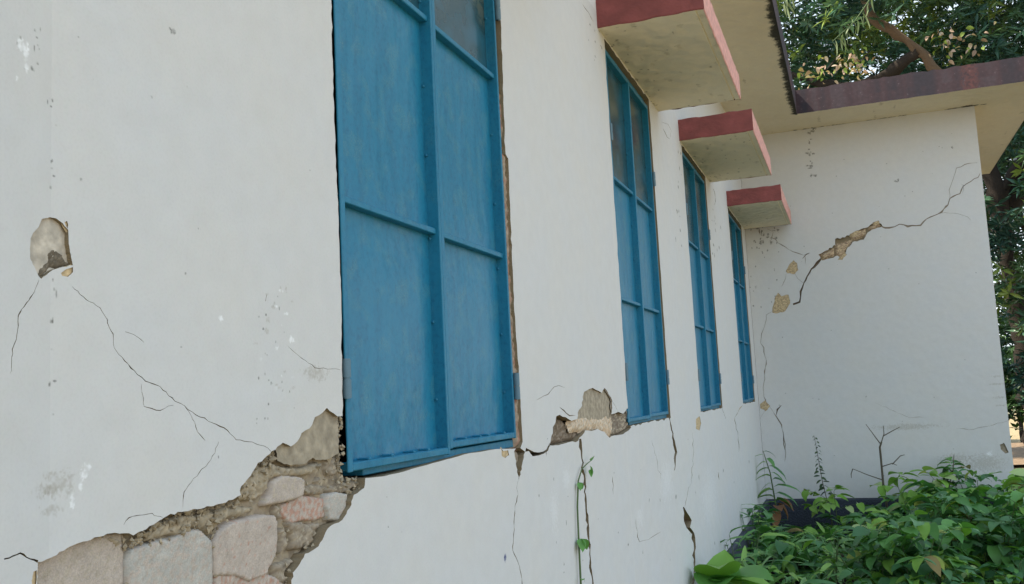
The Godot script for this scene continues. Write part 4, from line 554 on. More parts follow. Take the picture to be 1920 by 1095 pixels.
func set_view() -> void:
	var cam := Camera3D.new()
	cam.name = "camera"
	var f := Vector3(0.93595744, 0.11297373, -0.33349755)
	var r := Vector3(0.34060003, -0.05026248, 0.93886384)
	var u := Vector3(-0.08930454, 0.99232586, 0.0855224)
	cam.transform = Transform3D(Basis(r, u, -f).orthonormalized(), Vector3(0, 1.6, 1.0))
	cam.fov = 34.37
	cam.near = 0.05
	cam.far = 400.0
	add_child(cam)
	cam.current = true
	var sky_mat := ProceduralSkyMaterial.new()
	sky_mat.sky_top_color = Color(0.70, 0.78, 0.86)
	sky_mat.sky_horizon_color = Color(0.90, 0.93, 0.95)
	sky_mat.sky_curve = 0.25
	sky_mat.ground_bottom_color = Color(0.26, 0.27, 0.22)
	sky_mat.ground_horizon_color = Color(0.45, 0.47, 0.45)
	sky_mat.sun_angle_max = 20.0
	var sky := Sky.new()
	sky.sky_material = sky_mat
	var env := Environment.new()
	env.background_mode = Environment.BG_SKY
	env.sky = sky
	env.background_energy_multiplier = 1.0
	env.tonemap_mode = Environment.TONE_MAPPER_LINEAR
	env.tonemap_exposure = 1.93
	env.sdfgi_enabled = true
	env.ssao_enabled = true
	env.ssil_enabled = true
	var we := WorldEnvironment.new()
	we.name = "environment"
	we.environment = env
	add_child(we)
	var sun := DirectionalLight3D.new()
	sun.name = "sun"
	sun.light_energy = 1.4
	sun.light_color = Color(1.0, 0.95, 0.86)
	sun.light_angular_distance = 0.6
	sun.shadow_enabled = true
	add_child(sun)
	sun.look_at_from_position(Vector3(-0.2, 0.8, -0.56) * 30.0, Vector3.ZERO)

func make_materials() -> void:
	var g1 := grain_texture(1, 0.02, 5, 512, 0.72, 1.0)
	var g2 := grain_texture(2, 0.09, 4, 512, 0.76, 1.0)
	var rough_n := normal_texture(noise_image(4, 0.05, 5, 512, 512), 6.0)
	M.masonry = mat(Color.WHITE, 0.95, g1, rough_n, 4.0, 0.3, true)
	M.brick = mat(Color.WHITE, 0.95, grain_texture(14, 0.12, 4, 512, 0.84, 1.0), normal_texture(noise_image(15, 0.15, 4, 512, 512), 5.0), 4.0, 0.35, true)
	M.plain_plaster = mat(lin(0.645, 0.645, 0.63), 0.85)
	M.crack_bed = mat(lin(0.36, 0.30, 0.23), 1.0, g2, null, 6.0)
	M.core = mat(lin(0.33, 0.25, 0.17), 1.0, g2, rough_n, 3.0, 1.0)
	M.raw = mat(lin(0.34, 0.27, 0.17), 1.0, g2, rough_n, 9.0, 1.0)
	M.undercoat = mat(lin(0.50, 0.43, 0.32), 0.95, g1, rough_n, 2.5, 0.3)
	M.chip = mat(lin(0.78, 0.60, 0.35), 0.95, g1, rough_n, 6.0, 0.5)
	M.oldcoat = mat(lin(0.74, 0.67, 0.56), 0.9, g1, rough_n, 4.0, 0.3)
	M.earth = mat(lin(0.50, 0.39, 0.215), 1.0, g1, rough_n, 0.5, 1.0)
	M.soil = mat(lin(0.06, 0.047, 0.033), 1.0, g2, rough_n, 0.7, 1.0)
	M.path = mat(lin(0.36, 0.25, 0.16), 1.0, g1, rough_n, 0.6, 1.0)
	M.plinth = mat(lin(0.05, 0.065, 0.095), 0.8, g2, rough_n, 1.3, 0.6)
	M.maroon = mat(lin(0.30, 0.082, 0.08), 0.75, grain_texture(6, 0.012, 5, 512, 0.78, 1.0), rough_n, 1.4, 0.25)
	M.pink = mat(lin(0.84, 0.44, 0.38), 0.75, grain_texture(7, 0.03, 5, 512, 0.8, 1.0), rough_n, 1.4, 0.25)
	M.maroon.uv1_scale = Vector3(0.9, 1.3, 0.9)
	M.pink.uv1_scale = Vector3(0.9, 1.3, 0.9)
	M.slab_top = mat(lin(0.3, 0.28, 0.24), 0.95, g2, rough_n, 2.0, 0.8)
	M.lit_bark = mat(lin(0.17, 0.11, 0.065), 1.0, g2, rough_n, 2.2, 1.6)  # bark with sunlight put into the colour, for the leaning limb
	M.shaded_bark = mat(lin(0.035, 0.026, 0.02), 1.0, g2, rough_n, 2.2, 1.6)  # the same bark with shade put into the colour
	M.twig = mat(lin(0.10, 0.085, 0.06), 0.9)
	M.stem = mat(lin(0.08, 0.13, 0.045), 0.7)
	M.rust = mat(lin(0.16, 0.07, 0.04), 0.95, g2, rough_n, 6.0, 0.8)
	# blue steel paint, with rain streaks, dust and scuffs
	M.steel = blue_material(0.36, false)
	M.sheet = blue_material(0.30, true)
	M.dark_panel = dark_panel_material()
	M.hinge = mat(lin(0.16, 0.28, 0.36), 0.7, g2, rough_n, 12.0, 0.9)

func blue_material(rough: float, sheet: bool) -> StandardMaterial3D:
	var w := 512
	var h := 1024
	var n1 := noise_image(21, 0.012, 5, w, h).get_data()
	var im2 := noise_image(22, 0.025, 4, w, 96)
	im2.resize(w, h, Image.INTERPOLATE_CUBIC)
	var n2 := im2.get_data()
	var n3 := noise_image(23, 0.2, 3, w, h).get_data()
	var d := PackedByteArray()
	d.resize(w * h * 3)
	var n4 := noise_image(25, 0.06, 5, w, h).get_data()
	var base := lin(0.016, 0.195, 0.335)
	var deep := lin(0.010, 0.12, 0.225)
	var dust := lin(0.22, 0.27, 0.27)
	var rust := lin(0.10, 0.05, 0.03)
	for i in w * h:
		var a := n1[i] / 255.0
		var s := n2[i] / 255.0
		var f := n3[i] / 255.0
		var c := base.lerp(deep, clampf((s - 0.42) * 0.6, 0.0, 0.26))
		var dd := clampf((a - 0.54) * 1.7, 0.0, 0.36) * clampf((f - 0.3) * 2.4, 0.25, 1.0)
		var e := n4[i] / 255.0
		c = c.lerp(deep, clampf((e - 0.50) * 1.8, 0.0, 0.5) * clampf(s * 1.4, 0.3, 1.0))
		if f > 0.74 and s > 0.4:
			dd += 0.16
		if f < 0.26 and e > 0.52:
			c = c.lerp(deep, 0.55)
		c = c.lerp(dust, dd if sheet else dd * 0.5)
		if f > 0.86 and e > 0.58:
			c = c.lerp(Color(0.55, 0.66, 0.70), 0.5)
		elif f < 0.13 and e < 0.45:
			c = c.lerp(rust, 0.6)
		d[i * 3] = int(c.r * 255)
		d[i * 3 + 1] = int(c.g * 255)
		d[i * 3 + 2] = int(c.b * 255)
	var m := mat(Color.WHITE, rough + 0.06, ImageTexture.create_from_image(Image.create_from_data(w, h, false, Image.FORMAT_RGB8, d)), normal_texture(noise_image(24, 0.012, 4, 512, 512), 3.0), 1.0, 0.5)
	m.uv1_scale = Vector3(1.55, 0.8, 1.55)
	m.metallic_specular = 0.4
	return m

# upper panels: darker, duller blue with patches of dry tan dust
func dark_panel_material() -> StandardMaterial3D:
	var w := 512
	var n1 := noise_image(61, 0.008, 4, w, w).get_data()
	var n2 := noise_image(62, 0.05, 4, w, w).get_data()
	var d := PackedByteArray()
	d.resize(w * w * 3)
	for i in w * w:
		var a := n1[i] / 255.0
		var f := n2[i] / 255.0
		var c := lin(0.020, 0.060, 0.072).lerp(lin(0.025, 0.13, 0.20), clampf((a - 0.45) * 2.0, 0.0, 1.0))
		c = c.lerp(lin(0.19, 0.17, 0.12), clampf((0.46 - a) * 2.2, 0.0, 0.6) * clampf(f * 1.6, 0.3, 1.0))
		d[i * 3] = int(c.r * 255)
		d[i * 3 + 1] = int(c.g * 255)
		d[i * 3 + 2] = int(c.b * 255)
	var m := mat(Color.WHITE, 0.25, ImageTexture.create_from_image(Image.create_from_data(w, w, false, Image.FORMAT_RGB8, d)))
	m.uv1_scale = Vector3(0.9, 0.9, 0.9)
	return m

func make_ground() -> void:
	var st := begin()
	var n := 60
	var at := func(i: int, j: int) -> Vector3:
		var sx := (float(i) / n - 0.5) * 2.0
		var sz := (float(j) / n - 0.5) * 2.0
		var x := 8.0 + 250.0 * signf(sx) * pow(absf(sx), 3.0)
		var z := 1.5 + 250.0 * signf(sz) * pow(absf(sz), 3.0)
		return Vector3(x, -0.03 + 0.02 * noise_a.get_noise_2d(x * 1.3, z * 1.3), z)
	for i in n:
		for j in n:
			var q := [at.call(i, j), at.call(i + 1, j), at.call(i + 1, j + 1), at.call(i, j + 1)]
			for k in [0, 1, 2, 0, 2, 3]:
				st.set_smooth_group(0)
				st.add_vertex(q[k])
	st.index()
	st.generate_normals()
	var g := part("ground", st.commit(), self, M.earth)
	g.set_meta("kind", "structure")
	# dark soil of the corner bed, extended unseen so shaded ground bounces little light
	st = begin()
	var nx := 40
	var nz := 44
	var sp := func(i: int, k: int) -> Vector3:
		var z := lerpf(-0.04, 11.0, float(k) / nz)
		var x := lerpf(5.5 + 0.5 * noise_a.get_noise_1d(z * 1.3) + 0.12 * z, 18.0 + 0.3 * noise_a.get_noise_1d(z), float(i) / nx)
		return Vector3(x, 0.03 + 0.02 * noise_a.get_noise_2d(x * 5.0, z * 5.0), z)
	for i in nx:
		for k in nz:
			var q := [sp.call(i, k), sp.call(i + 1, k), sp.call(i + 1, k + 1), sp.call(i, k + 1)]
			for j in [0, 1, 2, 0, 2, 3]:
				st.set_smooth_group(0)
				st.add_vertex(q[j])
	st.index()
	st.generate_normals()
	part("soil", st.commit(), self, M.soil).set_meta("kind", "structure")
	# a bare earth track past the end of the building
	st = begin()
	for i in 30:
		var z0 := -2.0 + i * 0.7
		var z1 := z0 + 0.7
		var w0 := 0.12 * noise_a.get_noise_1d(z0 * 2.0)
		var w1 := 0.12 * noise_a.get_noise_1d(z1 * 2.0)
		quad(st, Vector3(18.6 + w0, 0.035, z0), Vector3(24.5 + w0, 0.035, z0), Vector3(24.5 + w1, 0.035, z1), Vector3(18.6 + w1, 0.035, z1), Vector3.UP)
	var p := part("path", st.commit(), self, M.path)
	p.set_meta("kind", "structure")

# ------------------------------------------------------------------ building
func make_building() -> void:
	var b := thing("building", "cracked white plastered building with blue steel window shutters and red edged sunshades", "building", Vector3.ZERO)
	var holes := []
	holes.append(pv(data_open1))
	for o in [[4.325, 5.36], [6.49, 7.58], [9.05, 10.15]]:
		holes.append(ragged_opening(o[0] - 0.008, o[1] + 0.012, 1.45, 3.31))
	for d in [data_patch_a, data_big, data_hole_f, data_tri, data_chip_a, data_chip_a2, data_chip_w3, data_chip_w4, data_chip_w1, data_big_chip]:
		holes.append(pv(d))
	for c in data_crk:
		for part_poly in clean(pv(c)):
			holes.append(part_poly)
	var to3 := func(p: Vector2, d: float) -> Vector3: return Vector3(p.x, p.y, wz(p.x) - d)
	var base := Color(0.828, 0.826, 0.814)
	var alt := Color(0.818, 0.825, 0.828)
	# near paint 0.4..4.25, far paint 4.25..XE
	var pm := 500.0
	var im := paint_image(1925, 1500, base, alt, pm, 40, 0.0)
	put_stains(im, data_stain.filter(func(s): return s[1] < 4.3), 0.4, 3.4, pm)
	var near := paint_material(im, 40, pm, 0.55)
	pm = 260.0
	var im2 := paint_image(1640, 1030, base, alt, pm, 60, 0.0)
	put_stains(im2, data_stain.filter(func(s): return s[1] >= 4.2), 4.25, 4.36, pm)
	var far := paint_material(im2, 60, pm, 0.35)
	var uv_near := func(p: Vector2) -> Vector2: return Vector2((p.x - 0.4) / 3.85, (3.4 - p.y) / 3.0)
	var uv_far := func(p: Vector2) -> Vector2: return Vector2((p.x - 4.25) / (1640.0 / 260.0), (4.36 - p.y) / (1030.0 / 260.0))
	var wall := Node3D.new()
	wall.name = "main_wall"
	b.add_child(wall)
	part("plaster", sheet_mesh([-1.5, 0.4, XC, 1.3, 1.7, 2.3, 2.9, 3.5, 4.25], PLINTH, ROOF_Y, holes, to3, uv_near, 0.05, Vector3.BACK, near, M.raw), wall)
	part("plaster", sheet_mesh([4.25, 4.8, 5.5, 6.2, 7.0, 8.0, 9.0, 9.6, XE - 0.001], PLINTH, ROOF_Y, holes, to3, uv_far, 0.05, Vector3.BACK, far, M.raw), wall)
	# masonry behind the plaster, round the openings
	var st := begin()
	var xs := [[-3.0, 1.755], [2.83, 4.31], [5.38, 6.475], [7.6, 9.035], [10.17, XE]]
	for x in xs:
		box(st, Vector3(x[0], 1.44, -0.25), Vector3(x[1], 3.315, -0.05))
	box(st, Vector3(-3.0, 0.0, -0.25), Vector3(XE, 1.44, -0.05))
	box(st, Vector3(-3.0, 3.315, -0.25), Vector3(XE, ROOF_Y, -0.05))
	part("masonry", st.commit(), wall, M.core)
	fill_exposed(wall, to3)
	for i in data_hair:
		part("crack", flat_patch(data_crk[i], 0.0025, to3, 0.003), wall, M.crack_bed)
	# plinth
	st = begin()
	box(st, Vector3(-1.5, -0.1, -0.05), Vector3(XE - 0.03, PLINTH, 0.035), 0.008)
	part("plinth", st.commit(), wall, M.plinth)
	make_end_wall(b)
	make_roof(b)
	for x in [1.62, 4.19, 6.40, 9.0]:
		sunshade(b, x, x + (1.47 if x < 8.5 else 1.45))
	window(b, 1.747, 2.805, 0.006, true)
	window(b, 4.325, 5.36, 0.012, false)
	window(b, 6.49, 7.58, 0.012, false)
	window(b, 9.05, 10.15, 0.012, false)
	# the room behind, closed
	st = begin()
	box(st, Vector3(-3.2, 0.0, -5.2), Vector3(14.2, ROOF_Y, -5.0))
	box(st, Vector3(-3.2, 0.0, -5.0), Vector3(-3.0, ROOF_Y, -0.25))
	box(st, Vector3(14.0, 0.0, -5.0), Vector3(14.2, ROOF_Y, WALL_Z))
	box(st, Vector3(XE + 0.25, 0.0, WALL_Z - 0.25), Vector3(14.0, ROOF_Y, WALL_Z))
	box(st, Vector3(-3.0, 0.0, -5.0), Vector3(14.0, 0.4, -0.25))
	part("rear_wall", st.commit(), b, M.plain_plaster)

func clean(p: PackedVector2Array) -> Array:
	# a crack outline that crosses itself is merged into simple pieces
	var out := []
	var r := Geometry2D.offset_polygon(p, 0.0002)
	for q in r:
		if not Geometry2D.is_polygon_clockwise(q):
			out.append(q)
	return out

func ragged_opening(x0: float, x1: float, y0: float, y1: float) -> PackedVector2Array:
	var p := PackedVector2Array()
	var c := [Vector2(x0, y0), Vector2(x1, y0), Vector2(x1, y1), Vector2(x0, y1)]
	for i in 4:
		var a: Vector2 = c[i]
		var d: Vector2 = c[(i + 1) % 4] - a
		var n := int(d.length() / 0.05)
		for k in n:
			var o := Vector2(d.y, -d.x).normalized() * 0.012 * noise_a.get_noise_2d(a.x * 7.0 + k * 0.8, a.y * 5.0 + i)
			p.append(a + d * k / n + (o if k > 0 else Vector2.ZERO))
	return p

func grown(a: Array, by: float) -> PackedVector2Array:
	return Geometry2D.offset_polygon(pv(a), by)[0]

# loose crumbs of mortar and plaster along the broken edge and in the break
func crumbs(to3: Callable) -> ArrayMesh:
	var st := begin()
	var poly := pv(data_big)
	var spots := []
	for i in poly.size():
		if poly[i].y > 1.2:
			for k in 5:
				spots.append([poly[i] + Vector2(rng.randfn() * 0.008, -absf(rng.randfn()) * 0.022), rng.randf_range(0.002, 0.006)])
	while spots.size() < 1500:
		var p := Vector2(rng.randf_range(0.95, 1.80), rng.randf_range(1.22, 1.58))
		if Geometry2D.is_point_in_polygon(p, poly):
			spots.append([p, rng.randf_range(0.0015, 0.0045) * (2.2 if rng.randf() < 0.12 else 1.0)])
	for s in spots:
		if not Geometry2D.is_point_in_polygon(s[0], poly):
			continue
		var on_brick := false
		for b in data_bricks:
			on_brick = on_brick or Geometry2D.is_point_in_polygon(s[0], pv(b))
		if on_brick or Geometry2D.is_point_in_polygon(s[0], pv(data_undercoat)):
			continue
		var c: Vector3 = to3.call(s[0], rng.randf_range(0.008, 0.022))
		var r: float = s[1]
		var v := []
		for d in [Vector3.RIGHT, Vector3.UP, Vector3.LEFT, Vector3.DOWN, Vector3.BACK, Vector3.FORWARD]:
			v.append(c + (d + Vector3(rng.randfn(), rng.randfn(), rng.randfn()) * 0.3) * r)
		var base := Color(0.50, 0.42, 0.30).lerp(Color(0.66, 0.56, 0.40), rng.randf()) * rng.randf_range(0.85, 1.05)
		base.a = 1.0
		for t in [[0, 1, 4], [1, 2, 4], [2, 3, 4], [3, 0, 4], [1, 0, 5], [2, 1, 5], [3, 2, 5], [0, 3, 5]]:
			var n: Vector3 = (v[t[1]] - v[t[0]]).cross(v[t[2]] - v[t[0]]).normalized()
			for k in [0, 2, 1]:
				st.set_color(base)
				st.set_normal(n)
				st.add_vertex(v[t[k]])
	return st.commit()

func flat_patch(a: Array, depth: float, to3: Callable, grow: float) -> ArrayMesh:
	var st := begin()
	for p in Geometry2D.offset_polygon(pv(a), grow):
		var t := Geometry2D.triangulate_polygon(p)
		for k in range(0, t.size(), 3):
			var w := [to3.call(p[t[k]], depth), to3.call(p[t[k + 1]], depth), to3.call(p[t[k + 2]], depth)]
			var n: Vector3 = (w[1] - w[0]).cross(w[2] - w[0]).normalized()
			var o := [0, 1, 2] if n.z < 0.0 or n.x > 0.5 else [0, 2, 1]
			for j in o:
				st.set_normal(n if n.z > 0.0 or n.x < -0.5 else -n)
				st.add_vertex(w[j])
	return st.commit()

func fill_exposed(wall: Node3D, to3: Callable) -> void:
	var F := Vector3.BACK
	var grey := Color(0.58, 0.50, 0.43)
	var grey2 := Color(0.55, 0.53, 0.48)
	var pinkish := Color(0.56, 0.34, 0.26)
	var brown := Color(0.52, 0.43, 0.30)
	var pale := Color(0.60, 0.52, 0.39)
	# rough bed of mortar behind the big spalled area
	var bed := PackedVector2Array([Vector2(0.9, 0.95), Vector2(1.80, 0.95), Vector2(1.765, 1.44), Vector2(1.752, 1.70), Vector2(0.9, 1.72)])
	part("mortar_bed", chunk(bed, Vector2(0.008, 0.008), -0.032, -0.027, 0.01, 0.007, 2.4, Color(0.46, 0.38, 0.28), brown, 0.55, to3, F), wall, M.masonry)
	part("mortar_crumbs", crumbs(to3), wall, M.masonry).set_meta("kind", "stuff")
	var cols := [[grey, Color(0.54, 0.47, 0.38), 0.6], [grey2, grey, 0.55], [grey, pinkish, 0.80], [grey, pale, 0.7], [grey, pinkish, 0.5], [grey2, grey, 0.6], [grey, pinkish, 0.62]]
	var fronts := [-0.016, -0.011, -0.009, -0.008, -0.018, -0.010, -0.013]
	for i in data_bricks.size():
		var c: Array = cols[i]
		part("brick", chunk(grown(data_bricks[i], 0.006), Vector2(0.0035, 0.0035), -0.05, fronts[i], 0.0045, 0.0013, 1.6, c[0], c[1], c[2], to3, F), wall, M.brick)
	for i in data_lumps.size():
		var c := brown if i in [0, 1, 2, 3, 8] else Color(0.43, 0.355, 0.265)
		part("mortar_lump", chunk(pv(data_lumps[i]), Vector2(0.004, 0.004), -0.05, -0.013 if i < 9 else -0.017, 0.010, 0.007, 3.0, c, pale, 0.66, to3, F), wall, M.masonry)
	part("undercoat", flat_patch(data_undercoat, 0.009, to3, 0.004), wall, M.undercoat)
	# left patch: an older coat of paint with a lump of mortar below
	part("old_coat", flat_patch(data_patch_a, 0.008, to3, 0.01), wall, M.oldcoat)
	part("mortar_lump", chunk(pv(data_patch_a_mortar), Vector2(0.0025, 0.0025), -0.010, -0.005, 0.006, 0.003, 4.0, Color(0.19, 0.155, 0.11), Color(0.30, 0.25, 0.18), 0.6, to3, F), wall, M.masonry)
	for d in [data_chip_a, data_chip_a2, data_chip_w3, data_chip_w4, data_chip_w1, data_big_chip]:
		part("paint_chip", flat_patch(d, 0.002, to3, 0.004), wall, M.chip)
	# broken mortar and brick left in the gap beside the first shutter
	var fill := PackedVector2Array([Vector2(2.806, 1.45), Vector2(2.85, 1.45), Vector2(2.85, 2.60), Vector2(2.806, 2.60)])
	part("mortar_lump", chunk(fill, Vector2(0.006, 0.012), -0.022, -0.010, 0.004, 0.007, 1.6, Color(0.50, 0.40, 0.30), Color(0.50, 0.24, 0.17), 0.62, to3, F), wall, M.masonry)
	# spalled area between the first two windows
	part("mortar_lump", chunk(pv(data_f_rubble), Vector2(0.012, 0.006), -0.045, -0.022, 0.02, 0.010, 1.6, Color(0.22, 0.165, 0.11), Color(0.36, 0.29, 0.22), 0.55, to3, F), wall, M.masonry)
	part("mortar_lump", chunk(pv(data_f_right), Vector2(0.012, 0.006), -0.045, -0.018, 0.02, 0.009, 1.6, Color(0.30, 0.24, 0.18), pale, 0.6, to3, F), wall, M.masonry)
	part("undercoat", flat_patch(data_f_under, 0.008, to3, 0.0), wall, M.undercoat)
	part("paint_chip", chunk(pv(data_f_band), Vector2(0.012, 0.006), -0.016, -0.004, 0.02, 0.004, 2.0, Color(0.80, 0.60, 0.40), Color(0.86, 0.75, 0.60), 0.55, to3, F), wall, M.masonry)
	part("mortar_lump", chunk(pv(data_tri), Vector2(0.008, 0.008), -0.03, -0.012, 0.02, 0.004, 2.0, Color(0.34, 0.27, 0.2), pale, 0.6, to3, F), wall, M.masonry)

func make_end_wall(b: Node3D) -> void:
	var holes := []
	for d in [data_e_gap, data_e_hole]:
		holes.append(pv(d))
	for c in data_e_chips:
		holes.append(pv(c))
	for c in data_ecrk:
		for q in clean(pv(c)):
			holes.append(q)
	var to3 := func(p: Vector2, d: float) -> Vector3: return Vector3(XE + d, p.y, p.x)
	var pm := 300.0
	var im := paint_image(720, 1188, Color(0.828, 0.826, 0.814), Color(0.818, 0.825, 0.828), pm, 80, 0.0)
	put_stains(im, data_estain, 0.0, 4.36, pm)
	var m := paint_material(im, 80, pm, 0.3)
	var uvf := func(p: Vector2) -> Vector2: return Vector2(p.x / 2.4, (4.36 - p.y) / 3.96)
	var wall := Node3D.new()
	wall.name = "end_wall"
	b.add_child(wall)
	part("plaster", sheet_mesh([0.002, 0.3, 0.7, 1.2, 1.8, WALL_Z], PLINTH, ROOF_Y, holes, to3, uvf, 0.04, Vector3.LEFT, m, M.raw), wall)
	var st := begin()
	box(st, Vector3(XE + 0.04, 0.0, -0.05), Vector3(XE + 0.25, ROOF_Y, WALL_Z - 0.001))
	part("masonry", st.commit(), wall, M.core)
	st = begin()
	quad(st, Vector3(XE, PLINTH, WALL_Z), Vector3(XE + 0.25, PLINTH, WALL_Z), Vector3(XE + 0.25, ROOF_Y, WALL_Z), Vector3(XE, ROOF_Y, WALL_Z), Vector3.BACK)
	part("return_face", st.commit(), wall, M.plain_plaster)
	st = begin()
	box(st, Vector3(XE - 0.035, -0.1, 0.03), Vector3(XE + 0.2, PLINTH - 0.005, WALL_Z + 0.03), 0.01)
	part("plinth", st.commit(), wall, M.plinth)
	for i in data_ehair:
		part("crack", flat_patch(data_ecrk[i], 0.006, to3, 0.003), wall, M.crack_bed)
	for p in data_e_shards:
		part("mortar_lump", chunk(pv(p), Vector2(0.012, 0.008), -0.03, -0.008, 0.02, 0.006, 1.5, Color(0.50, 0.35, 0.24), Color(0.82, 0.64, 0.41), 0.5, to3, Vector3.LEFT), wall, M.masonry)
	part("mortar_lump", flat_patch(data_e_gap, 0.03, to3, 0.02), wall, M.raw)
	for p in data_e_chips:
		part("paint_chip", chunk(grown(p, 0.008), Vector2(0.010, 0.007), -0.014, -0.004, 0.012, 0.003, 1.8, Color(0.80, 0.63, 0.38), Color(0.52, 0.38, 0.24), 0.62, to3, Vector3.LEFT), wall, M.masonry)
	part("mortar_lump", flat_patch(data_e_hole, 0.02, to3, 0.01), wall, M.undercoat)

func make_roof(b: Node3D) -> void:
	# underside paint, yellowed to add warm bounce light, with mould along the drip edges
	var pm := 110.0
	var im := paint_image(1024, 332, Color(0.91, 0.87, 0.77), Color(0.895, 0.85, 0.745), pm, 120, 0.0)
	var h := im.get_height()
	for x in im.get_width():
		var wx := 5.0 + x / pm
		if wx < WING_X + 0.03:
			var reach := 4.5 + 3.5 * noise_a.get_noise_1d(wx * 2.3) + 2.5 * noise_b.get_noise_1d(wx * 11.0)
			for k in 16:
				var y := int(ROOF_Z * pm) - k
				var a := 0.88 * (1.0 - smoothstep(reach - 2.0, reach + 2.5, k + 2.0 * noise_b.get_noise_2d(x * 0.2, k * 0.5)))
				im.set_pixel(x, y, im.get_pixel(x, y).lerp(Color(0.13, 0.13, 0.11), a))
	for i in 220:
		var z := rng.randf_range(0.6, 2.45)
		var r := rng.randf_range(0.4, 1.3)
		if noise_a.get_noise_1d(z * 3.0) > -0.1:
			stain(im, (XE - 5.0 - 0.008 + rng.randfn() * 0.006) * pm, z * pm, r, r * 1.5, Color(0.15, 0.13, 0.1), 0.8, 0.6)
	for i in 24:
		stain(im, (XE - 5.0 - 0.03 + rng.randfn() * 0.02) * pm, (2.33 + rng.randfn() * 0.05) * pm, rng.randf_range(1, 3), rng.randf_range(1, 5), Color(0.13, 0.12, 0.1), 0.85, 0.7)
	for i in 60:
		stain(im, rng.randf_range(0, 1000), rng.randf_range(0, h), rng.randf_range(1, 14), rng.randf_range(0.6, 2), Color(0.55, 0.50, 0.40), 0.35, 1.0)
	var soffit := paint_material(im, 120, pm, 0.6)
	var uvf := func(x: float, z: float) -> Vector2: return Vector2((x - 5.0) * pm / 1024.0, z * pm / 332.0)
	var roof := Node3D.new()
	roof.name = "roof"
	b.add_child(roof)
	var st := begin()
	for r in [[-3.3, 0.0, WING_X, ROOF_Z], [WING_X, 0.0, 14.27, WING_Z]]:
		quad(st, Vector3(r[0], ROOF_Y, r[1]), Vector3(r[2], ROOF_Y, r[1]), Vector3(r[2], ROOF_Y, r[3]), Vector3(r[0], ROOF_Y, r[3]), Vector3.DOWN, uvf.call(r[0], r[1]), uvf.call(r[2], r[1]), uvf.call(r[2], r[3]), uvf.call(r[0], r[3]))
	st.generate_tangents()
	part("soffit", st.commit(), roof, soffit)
	st = begin()
	var top := ROOF_Y + ROOF_T
	for r in [[-3.3, -5.3, WING_X, ROOF_Z - 0.06], [WING_X + 0.06, -5.3, 14.27, WING_Z]]:
		quad(st, Vector3(r[0], top - 0.01, r[1]), Vector3(r[2], top - 0.01, r[1]), Vector3(r[2], top - 0.01, r[3]), Vector3(r[0], top - 0.01, r[3]), Vector3.UP)
	quad(st, Vector3(-3.3, ROOF_Y + 0.002, -5.3), Vector3(14.27, ROOF_Y + 0.002, -5.3), Vector3(14.27, ROOF_Y + 0.002, 0.0), Vector3(-3.3, ROOF_Y + 0.002, 0.0), Vector3.DOWN)
	box(st, Vector3(-3.3, ROOF_Y + 0.002, -5.3), Vector3(14.27, top, -5.2), 0.0, "xXzY")
	box(st, Vector3(14.2, ROOF_Y + 0.002, -5.2), Vector3(14.27, top, WING_Z), 0.0, "XYz")
	part("roof_slab", st.commit(), roof, M.slab_top)
	# fascias: weathered maroon paint, black streaks, a few faded red patches, lime spots
	var fw := 768
	var fh := 80
	var n1 := noise_image(131, 0.012, 3, fw, 12)
	n1.resize(fw, fh, Image.INTERPOLATE_CUBIC)
	var s1 := n1.get_data()
	var n2 := noise_image(132, 0.06, 4, fw, fh).get_data()
	var d := PackedByteArray()
	d.resize(fw * fh * 3)
	for i in fw * fh:
		var u := float(i % fw) / fw
		var a := s1[i] / 255.0
		var f := n2[i] / 255.0
		var c := lin(0.050, 0.028, 0.034).lerp(lin(0.022, 0.022, 0.032), clampf((a - 0.40) * 1.6, 0.0, 0.7))
		c = c.lerp(lin(0.07, 0.07, 0.085), clampf((0.42 - a) * 1.2, 0.0, 0.3))
		for s in [[0.70, 0.04], [0.93, 0.02]]:
			var q := 1.0 - smoothstep(0.6, 1.0, absf(u - s[0]) / s[1] + (f - 0.5) * 1.4)
			c = c.lerp(lin(0.15, 0.045, 0.038), 0.55 * q * clampf(f * 1.5, 0.3, 1.0))
		c *= 0.9 + 0.2 * f
		if f > 0.90:
			c = c.lerp(lin(0.25, 0.24, 0.24), 0.35)
		d[i * 3] = int(clampf(c.r, 0, 1) * 255)
		d[i * 3 + 1] = int(clampf(c.g, 0, 1) * 255)
		d[i * 3 + 2] = int(clampf(c.b, 0, 1) * 255)
	var fim := Image.create_from_data(fw, fh, false, Image.FORMAT_RGB8, d)
	var fm := StandardMaterial3D.new()
	fm.albedo_texture = ImageTexture.create_from_image(fim)
	fm.roughness = 0.85
	fascia(roof, Vector3(WING_X, 0, ROOF_Z), Vector3(WING_X, 0, WING_Z), Vector3.LEFT, fm)
	fascia(roof, Vector3(-3.3, 0, ROOF_Z), Vector3(WING_X, 0, ROOF_Z), Vector3.BACK, fm)
	fascia(roof, Vector3(WING_X, 0, WING_Z), Vector3(14.27, 0, WING_Z), Vector3.BACK, fm)

